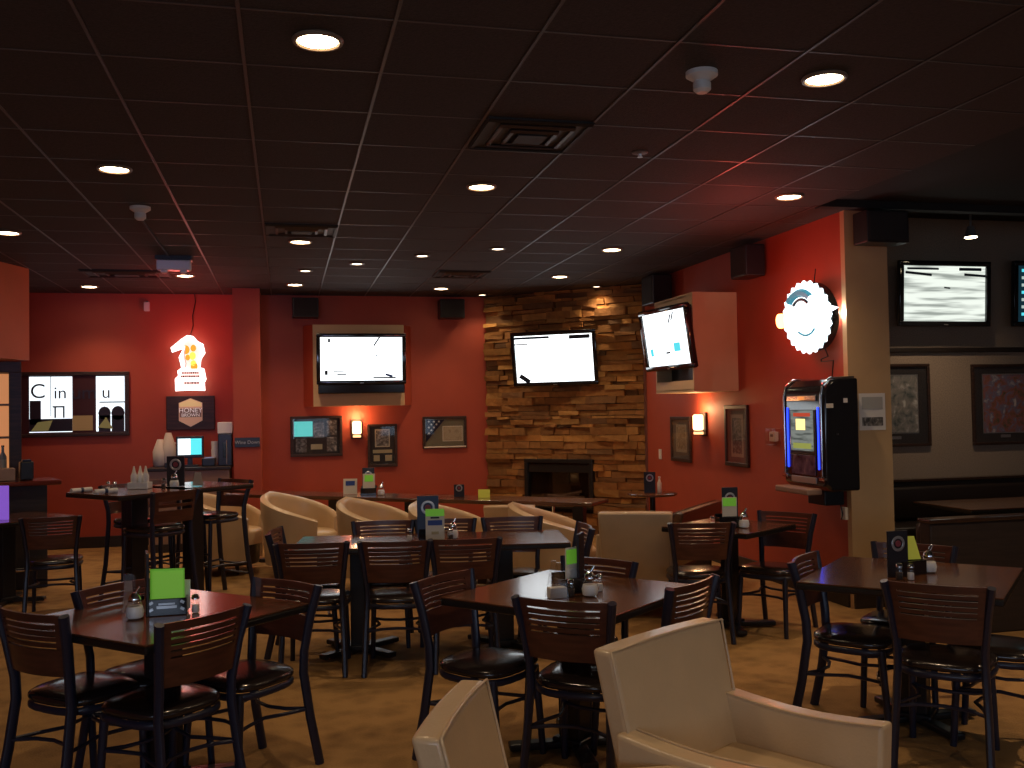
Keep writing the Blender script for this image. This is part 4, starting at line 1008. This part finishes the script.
bc = thing('bar_counter', 'dark bar counter with glossy red-brown edge at the left photo edge', 'bar', (-3.35, 10.1, 0), 20)
MB().box((0, 0, 0.5), (2.1, 0.5, 1.0), 0.006).build('front_panel', M_board, bc)
MB().box((0.02, -0.02, 1.02), (2.3, 0.62, 0.045), 0.015, seg=3).build('bar_top', mat('bar_top_red_brown', (0.12, 0.02, 0.012), 0.15, coat=0.6), bc)
MB().tube([(-1.05, -0.33, 0.2), (1.05, -0.33, 0.2)], 0.02, 8).build('foot_rail', M_chrome, bc, smooth=50)
dk2 = thing('tissue_box', 'tan carton standing on the dark bar counter', 'box', (-2.75, 10.28, 1.045), 20)
MB().box((0, 0, 0.06), (0.32, 0.16, 0.12), 0.006).build('carton', M_counter, dk2)
dk3 = thing('bar_gadget', 'black appliance beside the tan carton at the bar end', 'appliance', (-2.50, 10.36, 1.045), 20)
MB().box((0, 0, 0.09), (0.12, 0.14, 0.18), 0.012).build('body', M_black, dk3); MB().box((0, -0.02, 0.19), (0.08, 0.08, 0.02), 0.004).build('lid', M_metal, dk3)

# ------------------------------------------------------------------ wall lights
E_sc = emat('sconce_glow', (1.0, 0.62, 0.30), 5.0)
def sconce(label, loc, rz):
    o = thing('wall_sconce', label, 'wall lamp', loc, rz, 'wall sconces')
    MB().box((0, -0.012, 0), (0.15, 0.024, 0.26), 0.004).build('back_plate', M_frame, o)
    MB().box((0, -0.075, 0.02), (0.115, 0.085, 0.17), 0.02, seg=3).build('shade', E_sc, o, smooth=50)
    MB().box((0, -0.075, -0.075), (0.13, 0.1, 0.012)).box((0, -0.075, -0.115), (0.13, 0.1, 0.01)).build('lower_frame', M_frame, o)
    MB().box((0, -0.072, -0.095), (0.1, 0.07, 0.03)).build('lower_glow', emat('sconce_low', (1.0, 0.5, 0.2), 2.5), o)
    l = bpy.data.lights.new('sconce_light', 'POINT'); l.energy = 7; l.color = (1, 0.55, 0.25); l.shadow_soft_size = 0.05
    lo = bpy.data.objects.new('sconce_light', l); COL.objects.link(lo); lo.parent = o; lo.location = (0, -0.11, 0.16)
    return o
sconce('glowing sconce between the two frames on the red back wall', (0.93, YB, 1.43), 0)
sconce('glowing sconce between the two frames on the red right wall', (XR, 9.72, 1.46), -90)

# ------------------------------------------------------------------ jukebox and round neon clock sign on right wall
jk = thing('jukebox', 'black wall-mounted jukebox with chrome trim and lit touch screen', 'jukebox', (4.445, 7.13, 0.96), -90)
# local: x = toward camera (+), front = -y. width 0.64 centred
W_, D_, H_ = 0.64, 0.31, 0.90
prof = [(-D_, 0.0)]
body = MB()
yzp = [(0, 0.0), (-D_ + 0.06, 0.0), (-D_, 0.05), (-D_, H_ - 0.12), (-D_ + 0.02, H_ - 0.06), (-D_ + 0.08, H_ - 0.01), (-D_ + 0.14, H_), (0, H_)]
a = [body.bm.verts.new((-W_ / 2, p[0], p[1])) for p in yzp]; b2 = [body.bm.verts.new((W_ / 2, p[0], p[1])) for p in yzp]
body.bm.faces.new(a); body.bm.faces.new(b2[::-1])
for i in range(len(yzp)): body.bm.faces.new((a[i], b2[i], b2[(i + 1) % len(yzp)], a[(i + 1) % len(yzp)]))
jb = body.build('cabinet', M_gloss, jk, smooth=30)
bvm = jb.modifiers.new('bevel', 'BEVEL'); bvm.width = 0.02; bvm.segments = 3; bvm.limit_method = 'ANGLE'; bvm.angle_limit = R(50)
MB().box((0, -D_ - 0.004, 0.47), (W_ * 0.62, 0.006, 0.36)).build('screen_bezel', M_black, jk)
sc_ = MB().box((-0.005, -D_ - 0.009, 0.48), (W_ * 0.54, 0.005, 0.33)).build('touch_screen', screenmat('juke_screen', 'track', 0.25), jk)
MB().box((-0.02, -D_ - 0.013, 0.53), (0.14, 0.003, 0.09)).build('album_tile', emat('juke_album', (1.0, 0.75, 0.25), 1.8), sc_)
MB().box((0.0, -D_ - 0.013, 0.61), (0.26, 0.003, 0.03)).build('red_banner', emat('juke_red', (0.6, 0.08, 0.04), 0.8), sc_)
MB().box((0.0, -D_ - 0.013, 0.355), (0.28, 0.003, 0.045)).build('green_banner', emat('juke_green', (0.4, 0.42, 0.1), 0.7), sc_)
MB().box((0.0, -D_ - 0.006, 0.2), (W_ * 0.58, 0.006, 0.16), 0.004).build('lower_panel', printmat('juke_purple', [(0.02, 0.01, 0.03), (0.12, 0.08, 0.14), (0.25, 0.18, 0.2)], 9, 0.2), jk)
MB().box((-0.01, -D_ - 0.008, H_ - 0.155), (W_ * 0.7, 0.012, 0.045), 0.004).build('chrome_band', M_chrome, jk)
MB().box((0.0, -D_ - 0.016, H_ - 0.155), (0.1, 0.004, 0.03)).build('orange_badge', emat('juke_badge', (1.0, 0.35, 0.1), 0.9), jk)
MB().box((0, -D_ - 0.005, 0.08), (W_ * 0.6, 0.01, 0.05), 0.004).build('chrome_grille', M_silver, jk)
bl = emat('juke_blue', (0.02, 0.05, 1.0), 3.0)
for sx in (-1, 1):
    MB().box((sx * W_ * 0.37, -D_ - 0.006, 0.42), (0.016, 0.01, 0.50), 0.004).build('blue_light_strip', bl, jk)
    MB().tube([(sx * W_ * 0.45, -D_ - 0.008, 0.12), (sx * W_ * 0.45, -D_ - 0.008, H_ - 0.14), (sx * W_ * 0.45, -D_ + 0.01, H_ - 0.05), (sx * W_ * 0.45, -D_ + 0.08, H_ + 0.002), (sx * W_ * 0.45, -0.02, H_ + 0.006)], 0.009, 8).build('chrome_strip', M_chrome, jk, smooth=50)
    MB().box((sx * W_ * 0.45, -D_ - 0.004, 0.10), (0.08, 0.03, 0.03), 0.008).build('chrome_corner', M_chrome, jk)
MB().box((-0.02, -D_ - 0.05, -0.005), (W_ * 0.8, 0.14, 0.05), 0.012).build('coin_shelf', M_counter, jk)
MB().box((W_ / 2 + 0.003, -0.26, 0.68), (0.004, 0.06, 0.035)).build('sticker', M_offwhite, jk)
MB().box((W_ / 2 + 0.003, -0.12, 0.72), (0.004, 0.035, 0.035)).build('sticker', M_white, jk)
MB().lathe([(0.012, 0), (0.01, 0.01)], (W_ / 2 + 0.004, -0.2, 0.45), 10).build('side_lock', M_chrome, jk).rotation_euler = (0, 0, 0)
MB().box((0, -0.12, -0.07), (0.26, 0.18, 0.12), 0.01).build('mount_bracket', M_black, jk)
MB().box((0.1, -0.015, -0.2), (0.07, 0.03, 0.1), 0.004).build('outlet', M_offwhite, jk)
MB().tube([(0.1, -0.05, -0.12), (0.13, -0.05, -0.2), (0.08, -0.03, -0.25), (0.1, -0.02, -0.2)], 0.006, 6).build('power_cord', M_black, jk, smooth=60)

nk = thing('round_neon_sign', 'brilliant white scalloped round neon sign above the jukebox', 'neon sign', (4.28, 7.26, 2.385), -90 + 8)
nk.rotation_euler = (R(4), 0, R(-82))
scal = []
for i in range(96):
    a_ = 2 * PI * i / 96; r_ = 0.295 + 0.014 * math.cos(a_ * 24); scal.append((r_ * math.cos(a_), r_ * math.sin(a_)))
MB().lathe([(0.27, 0), (0.29, 0.02), (0.29, 0.09), (0.26, 0.10)], (0, 0.1, 0), 40, 1, 1, 'Y').build('housing', M_black, nk, smooth=40)
MB().prism(scal, -0.02, 0.0).build('rim', emat('sign_white_face', (0.8, 0.95, 1.0), 3), nk)
MB().lathe([(0.23, 0.0), (0.225, 0.008)], (0, -0.02, 0), 40, 1, 1, 'Y').build('face', emat('sign_core', (0.92, 0.99, 1.0), 3), nk)
ar_ = MB().ring((0, 0, 0), 0.19, 0.035, 20, 6, 1, 45, 140).build('blue_arc', mat('sign_blue', (0.02, 0.2, 0.3), 0.4, emit=(0.05, 0.3, 0.4), estr=0.6), nk)
ar_.rotation_euler = (PI / 2, 0, 0); ar_.location = (-0.04, -0.03, 0.02)
ar_ = MB().ring((0, 0, 0), 0.125, 0.014, 20, 6, 1, 40, 140).build('dark_arc', mat('sign_dark', (0.01, 0.03, 0.05), 0.4), nk)
ar_.rotation_euler = (PI / 2, 0, 0); ar_.location = (-0.04, -0.03, 0.03)
ar_ = MB().ring((0, 0, 0), 0.15, 0.010, 20, 6, 1, 230, 320).build('lower_arc', MATS['sign_blue'], nk)
ar_.rotation_euler = (PI / 2, 0, 0); ar_.location = (0.0, -0.03, 0.0)
MB().lathe([(0.045, 0), (0.045, 0.04), (0.03, 0.05)], (-0.335, 0.0, 0.0), 16, 1, 1.4, 'Y').build('red_lamp', emat('sign_red', (1.0, 0.22, 0.06), 14), nk, smooth=40)
MB().prism([(0.29, 0.02), (0.38, 0.045), (0.29, 0.07)], -0.01, 0.01).build('pointer', emat('sign_pointer', (0.9, 0.95, 1), 2.5), nk)
MB().tube([(0.12, 0.05, -0.27), (0.14, 0.06, -0.34), (0.05, 0.06, -0.36), (0.05, 0.06, -0.38), (0.2, 0.06, -0.38), (0.16, 0.07, -0.5), (0.14, 0.08, -0.545)], 0.006, 6).build('power_cord', M_frame, nk, smooth=60)
MB().tube([(0.05, 0.05, 0.27), (0.05, 0.08, 0.4)], 0.005, 6).box((0.02, 0.12, 0.0), (0.06, 0.1, 0.06)).build('hanger', M_black, nk, smooth=60)

th = thing('thermostat', 'small pale thermostat in clear guard box on the red wall beside the jukebox', 'thermostat', (XR, 8.16, 1.36), -90)
MB().box((0, -0.02, 0), (0.11, 0.04, 0.09), 0.006).build('body', M_offwhite, th); MB().box((0, -0.03, 0), (0.2, 0.06, 0.16), 0.008).build('guard', M_acryl, th)
MB().box((0, -0.042, 0.01), (0.05, 0.003, 0.025)).build('display', M_matb, th)
sw = tag(MB().box((0, -0.005, 0), (0.08, 0.01, 0.12), 0.003).build('switch_plate', M_white, loc=(XR, 11.0, 1.08), rz=R(-90)), 'white switch plate on the red right wall next to the stone', 'switch')
nt_ = thing('posted_notice', 'white paper notice taped to the tan wall end', 'notice', (4.655, 6.948, 1.585), 0)
MB().box((0, -0.002, 0), (0.24, 0.003, 0.30)).build('paper', M_white, nt_)
MB().box((0, -0.005, 0.07), (0.19, 0.002, 0.1)).build('printed_block', mat('notice_grey', (0.4, 0.4, 0.38), 0.6), nt_); MB().box((0, -0.005, -0.08), (0.19, 0.002, 0.07)).build('printed_block', P_grey, nt_)

# ------------------------------------------------------------------ speakers
def speaker(label, loc, rz, w=0.34, h=0.26, d=0.24, tilt=0, group='black wall speakers'):
    o = thing('wall_speaker', label, 'speaker', loc, rz, group); o.rotation_euler = (R(tilt), 0, R(rz))
    MB().box((0, -d / 2 - 0.05, 0), (w, d, h), 0.012).build('cabinet', M_black, o)
    MB().box((0, -d - 0.052, 0), (w * 0.9, 0.01, h * 0.88), 0.004).build('grille', mat('speaker_cloth', (0.02, 0.018, 0.018), 0.9), o)
    MB().box((0, -0.03, 0), (0.06, 0.06, 0.08)).build('bracket', M_metal, o)
    return o
speaker('black speaker near the ceiling between the column and the television box', (0.27, 13.1, 3.04), 0)
speaker('black speaker near the ceiling on the back wall beside the stone', (2.22, 13.1, 3.04), 0)
speaker('black speaker high on the red right wall beside the stone edge', (4.45, 10.6, 3.03), -90, 0.36, 0.34)
speaker('black speaker high on the red right wall above the tan television box', (4.45, 8.35, 3.02), -90, 0.32, 0.30, 0.2)
speaker('large black speaker at the top of the tan wall end', (4.68, 6.95, 3.06), 0, 0.38, 0.26, 0.2)

# ------------------------------------------------------------------ ceiling fixtures
E_dl = emat('downlight_lamp', (1.0, 0.80, 0.5), 22); E_dls = emat('small_downlight_lamp', (1.0, 0.8, 0.55), 5)
def downlight(label, x, y, r=0.085, energy=30, small=False, col=(1, 0.70, 0.42)):
    o = thing('downlight', label, 'ceiling light', (x, y, CEIL), 0, 'recessed ceiling downlights')
    MB().ring((0, 0, -0.006), r + 0.012, 0.012, 28, 6).build('trim_ring', mat('light_trim', (0.22, 0.15, 0.1), 0.4) if not small else M_ventl, o, smooth=50)
    MB().lathe([(r, -0.008), (r * 0.8, -0.012)], seg=24).build('lamp', E_dls if small else E_dl, o)
    l = bpy.data.lights.new('downlight_beam', 'SPOT'); l.energy = energy; l.color = col; l.spot_size = R(118); l.spot_blend = 0.8; l.shadow_soft_size = 0.05
    lo = bpy.data.objects.new('downlight_beam', l); COL.objects.link(lo); lo.parent = o; lo.location = (0, 0, -0.03)
    return o
DL = [('downlight nearest the camera on the dark ceiling, largest of them', 0.15, 4.09, 1), ('bright downlight beside the white smoke detector near the camera', 2.55, 4.12, 1),
      ('downlight above the green card table, left of the largest one', -1.04, 6.47, 1), ('downlight just behind the large square ceiling vent', 1.36, 6.58, 1),
      ('downlight in the red-glowing ceiling patch above the jukebox', 3.72, 6.53, 1), ('downlight at the photo edge near the rust bulkhead', -2.27, 8.84, 1),
      ('downlight next to the small vent, in line with the largest one', 0.15, 8.96, 1), ('downlight in front of the tan right wall television box', 3.17, 9.00, 1),
      ('downlight nearest the fireplace television', 3.19, 10.92, 1), ('downlight above the speaker on the back wall near the stone', 1.96, 12.15, 1),
      ('downlight in the red ceiling glow before the neon sign', -1.08, 11.3, 1), ('downlight near the back wall above the mirror', -2.28, 12.37, 1),
      ('downlight above the first back-wall speaker by the column', 0.13, 11.95, 1),
      ('small dim downlight, nearest the column', 0.23, 10.77, 0), ('small dim downlight, second from the column', 0.75, 10.2, 0), ('small dim downlight, third from the column', 1.36, 9.6, 0), ('small dim downlight, fourth from the column', 2.03, 9.09, 0)]
for (lb, x, y, big) in DL: downlight(lb, x, y, 0.085 if big else 0.06, 48 if big else 16, not big)
downlight('small accent downlight grazing the stone edge nearest the back wall', 2.62, 12.75, 0.055, 16, True)
downlight('small accent downlight grazing the stone top at the right wall', 3.92, 11.75, 0.05, 22, True)

downlight('added unseen downlight over the cream armchairs', 2.55, 1.2, 0.085, 48)  # out-of-view downlight added to brighten the foreground armchairs
downlight('added unseen downlight over the empty carpet', 0.15, 1.2, 0.085, 45)  # second out-of-view downlight, added to lift the foreground
def vent(label, x, y, w, d):
    o = thing('ceiling_vent', label, 'vent', (x, y, CEIL), 0, 'ceiling air vents')
    MB().box((0, 0, -0.006), (w, d, 0.01)).build('backing', M_vent, o)
    for k, s in enumerate((0.98, 0.72, 0.46)):
        f_ = MB(); W2, D2 = w * s, d * s; t = 0.022; zz = -0.014 - 0.004 * k
        f_.box((0, D2 / 2 - t / 2, zz), (W2, t, 0.012), rx=0.5); f_.box((0, -D2 / 2 + t / 2, zz), (W2, t, 0.012), rx=-0.5); f_.box((W2 / 2 - t / 2, 0, zz), (t, D2 - 2 * t, 0.012)); f_.box((-W2 / 2 + t / 2, 0, zz), (t, D2 - 2 * t, 0.012))
        f_.build('frame' if k == 0 else 'louvre', M_vent if k == 0 else M_ventl, o)
    MB().box((0, 0, -0.028), (w * 0.28, d * 0.28, 0.01)).build('centre_plate', M_vent, o)
vent('large square dark ceiling vent near the camera', 1.38, 5.30, 0.6, 0.6); vent('dark ceiling vent next to a downlight left of centre', 0.15, 8.38, 0.6, 0.5)
vent('dark ceiling vent far back before the back-wall speaker', 1.99, 10.85, 0.6, 0.5); vent('red-lit ceiling vent in front of the mirror wall', -1.68, 11.2, 0.9, 0.5)

def detector(label, x, y):
    o = thing('smoke_detector', label, 'smoke detector', (x, y, CEIL), 0, 'smoke detectors')
    MB().lathe([(0.075, 0), (0.075, -0.02), (0.045, -0.04), (0.04, -0.045)], seg=28).build('base', M_white, o, smooth=40)
    MB().lathe([(0.036, -0.045), (0.042, -0.055), (0.042, -0.085), (0.025, -0.1)], seg=24).build('sensor_dome', M_white, o, smooth=40)
detector('white smoke detector on the ceiling nearest the camera', 1.93, 4.16); detector('white smoke detector on the ceiling in front of the white emergency unit', -1.05, 7.65)
em = thing('emergency_light', 'white boxy emergency light hanging under the red-lit ceiling', 'emergency light', (-1.06, 10.0, CEIL), 0)
MB().box((0, 0, -0.02), (0.34, 0.16, 0.04)).build('mount', M_black, em); MB().box((0, 0, -0.09), (0.32, 0.13, 0.10), 0.015).build('housing', M_white, em)
for sx in (-1, 1): MB().lathe([(0.03, -0.14), (0.035, -0.16), (0.02, -0.17)], (sx * 0.09, -0.03, 0), 14).build('lamp_head', M_white, em, smooth=40)
sp = thing('sprinkler', 'small pale sprinkler cover on the ceiling near the large vent', 'sprinkler', (2.15, 5.55, CEIL), 0)
MB().lathe([(0.05, 0), (0.05, -0.006), (0.02, -0.012)], seg=20).build('cover', mat('dull_cover', (0.15, 0.11, 0.09), 0.5), sp, smooth=40)
MB().lathe([(0.014, -0.012), (0.01, -0.03), (0.018, -0.032)], seg=12).build('head', M_silver, sp, smooth=40)
md = thing('motion_sensor', 'small white motion sensor on a black bracket high on the back wall', 'sensor', (-1.72, YB, 3.06), 0)
MB().box((0, -0.04, 0), (0.07, 0.05, 0.12), 0.01).build('housing', M_white, md); MB().box((0, -0.01, 0.05), (0.03, 0.02, 0.05)).build('bracket', M_black, md)
tk = thing('track_light', 'small lit spotlight hanging in front of the taupe booth wall', 'spotlight', (6.25, 7.7, 3.55), 0)
MB().tube([(0, 0, 0), (0, 0, -0.26)], 0.01, 8).build('stem', M_silver, tk, smooth=40)
MB().lathe([(0.03, -0.26), (0.035, -0.28), (0.06, -0.36)], seg=20).build('head', M_silver, tk, smooth=40)
MB().lathe([(0.056, -0.361), (0.05, -0.368)], seg=20).build('lamp', E_dl, tk)
l = bpy.data.lights.new('track_beam', 'SPOT'); l.energy = 55; l.color = (1, 0.75, 0.5); l.spot_size = R(130); l.spot_blend = 0.9; l.shadow_soft_size = 0.04
lo = bpy.data.objects.new('track_beam', l); COL.objects.link(lo); lo.parent = tk; lo.location = (0, 0, -0.39)
def added_can_light(label, x, y, z, e):  # unseen downlight added to warm the booth wall and wall end
    o = thing('downlight', label, 'ceiling light', (x, y, z), 0, 'added unseen downlights over the booth area')
    MB().ring((0, 0, -0.006), 0.09, 0.012, 28, 6).build('trim_ring', MATS['light_trim'], o, smooth=50)
    MB().lathe([(0.08, -0.008), (0.07, -0.012)], seg=24).build('lamp', E_dl, o)
    l = bpy.data.lights.new('downlight_beam', 'SPOT'); l.energy = e; l.color = (1, 0.7, 0.42); l.spot_size = R(140); l.spot_blend = 0.9; l.shadow_soft_size = 0.05
    lo = bpy.data.objects.new('downlight_beam', l); COL.objects.link(lo); lo.parent = o; lo.location = (0, 0, -0.03)
added_can_light('unseen downlight added in the black ceiling over the yellow card table', 5.0, 4.2, CEIL + 0.05, 130)
# surface raceway on ceiling
tag(MB().box((0, 0, 0), (0.012, 1.9, 0.02)).build('ceiling_raceway', M_vent, loc=(-1.10, 8.9, CEIL - 0.012), rz=0), 'thin dark raceway on the ceiling between detector and emergency light', 'raceway')

# ------------------------------------------------------------------ booths
def booth(label, loc, rz, w, hb, d=0.6):
    o = thing('booth_bench', label, 'booth', loc, rz, 'dark booth benches')
    MB().box((0, 0, hb / 2), (w, 0.12, hb), 0.012).build('back_panel', M_board, o)
    MB().box((0, 0, hb + 0.012), (w + 0.02, 0.15, 0.03), 0.01, seg=3).build('top_rail', mat('booth_rail', (0.03, 0.015, 0.01), 0.18, coat=0.5), o)
    MB().box((0, -0.10, 0.66), (w - 0.04, 0.09, hb - 0.55), 0.03, seg=3).build('back_cushion', mat('booth_vinyl', (0.02, 0.013, 0.011), 0.35), o, smooth=50)
    MB().box((0, -0.3, 0.42), (w - 0.04, 0.5, 0.12), 0.035, seg=3).build('seat_cushion', MATS['booth_vinyl'], o, smooth=50)
    MB().box((0, -0.28, 0.18), (w, 0.42, 0.36)).build('seat_base', M_board, o)
booth('dark booth bench along the taupe wall under the framed team photos', (6.95, 8.52, 0), 0, 4.1, 0.86)
booth('dark booth bench with glossy top rail behind the yellow card table', (6.0, 5.98, 0), 180, 3.2, 0.80)
TZ = make_table('dark booth table between the two booth benches', (6.3, 7.25), 0, 1.6, 0.76, 0.76, ped=((0, 0),))
menu('black menu with round emblem standing on the booth table', (6.98, 7.2, 0.761), -14, 0.15, 0.28)
shaker('glass salt shaker on the booth table', (6.86, 7.12, 0.761), M_sugar, 'salt shakers'); sugar('round glass sugar jar lit warm on the booth table', (6.95, 7.05, 0.761), 'sugar jars')

# ------------------------------------------------------------------ extra light
def area(name, loc, rot, size, e, col, sy=None):
    l = bpy.data.lights.new(name, 'AREA'); l.energy = e; l.color = col; l.size = size
    if sy: l.shape = 'RECTANGLE'; l.size_y = sy
    o = bpy.data.objects.new(name, l); COL.objects.link(o); o.location = loc; o.rotation_euler = rot
    return o
area('window_daylight', (-1.5, -2.7, 1.7), (R(88), 0, 0), 3.5, 40, (0.6, 0.75, 1.0), 1.5)
def pt(name, loc, e, col, r=0.08):
    l = bpy.data.lights.new(name, 'POINT'); l.energy = e; l.color = col; l.shadow_soft_size = r
    o = bpy.data.objects.new(name, l); COL.objects.link(o); o.location = loc; return o
pt('neon_glow', (-1.19, 12.5, 2.62), 8, (1, 0.08, 0.06), 0.15)
pt('round_sign_glow', (4.41, 7.02, 2.40), 9.0, (1, 0.93, 0.95), 0.02)
pt('added_red_ceiling_glow', (3.7, 7.45, 2.55), 10, (1, 0.1, 0.07), 0.1)  # floating red point light added to tint the ceiling
pt('sign_side_glow', (4.33, 7.68, 2.43), 1.6, (1, 0.25, 0.08), 0.03)
pt('neon_ceiling_glow', (-1.15, 11.3, 2.85), 5, (1, 0.06, 0.05), 0.12)
pt('added_red_ceiling_fill', (3.35, 6.6, 2.85), 6, (1, 0.12, 0.09), 0.12)  # red point light added under the ceiling, not part of any downlight
_l = bpy.data.lights.new('added_cool_wall_wash', 'SPOT'); _l.energy = 75; _l.color = (0.42, 0.38, 1.0); _l.spot_size = R(42); _l.spot_blend = 1.0; _l.shadow_soft_size = 0.3  # sourceless cool spot added to tint the back wall violet
_o = bpy.data.objects.new('added_cool_wall_wash', _l); COL.objects.link(_o); _o.location = (-1.2, 6.0, 2.2); _o.rotation_euler = Vector((-0.3, 7.1, 0.05)).to_track_quat('-Z', 'Y').to_euler()

w = bpy.data.worlds.new('World'); scene.world = w; w.use_nodes = True
w.node_tree.nodes['Background'].inputs['Color'].default_value = (0.5, 0.45, 0.5, 1); w.node_tree.nodes['Background'].inputs['Strength'].default_value = 0.02

# ------------------------------------------------------------------ camera
cam = bpy.data.cameras.new('camera'); co = bpy.data.objects.new('camera', cam); COL.objects.link(co)
cam.sensor_width = 36; cam.lens = 36 * 960 / 1024; cam.clip_end = 60; cam.clip_start = 0.05
yw, p_, r_ = R(13.3), R(1.55), R(1.0)
fwd = Vector((math.sin(yw) * math.cos(p_), math.cos(yw) * math.cos(p_), math.sin(p_)))
rt = Vector((math.cos(yw), -math.sin(yw), 0)); up = rt.cross(fwd)
rt2 = rt * math.cos(r_) - up * math.sin(r_); up2 = up * math.cos(r_) + rt * math.sin(r_)
Mx = Matrix((( rt2.x, up2.x, -fwd.x, 0), (rt2.y, up2.y, -fwd.y, 0), (rt2.z, up2.z, -fwd.z, CAMZ), (0, 0, 0, 1)))
co.matrix_world = Mx
scene.camera = co
scene.view_settings.view_transform = 'Standard'; scene.view_settings.look = 'None'; scene.view_settings.exposure = 0.0
scene.cycles.max_bounces = 6; scene.cycles.transparent_max_bounces = 12
scene.cycles.sample_clamp_indirect = 4.0
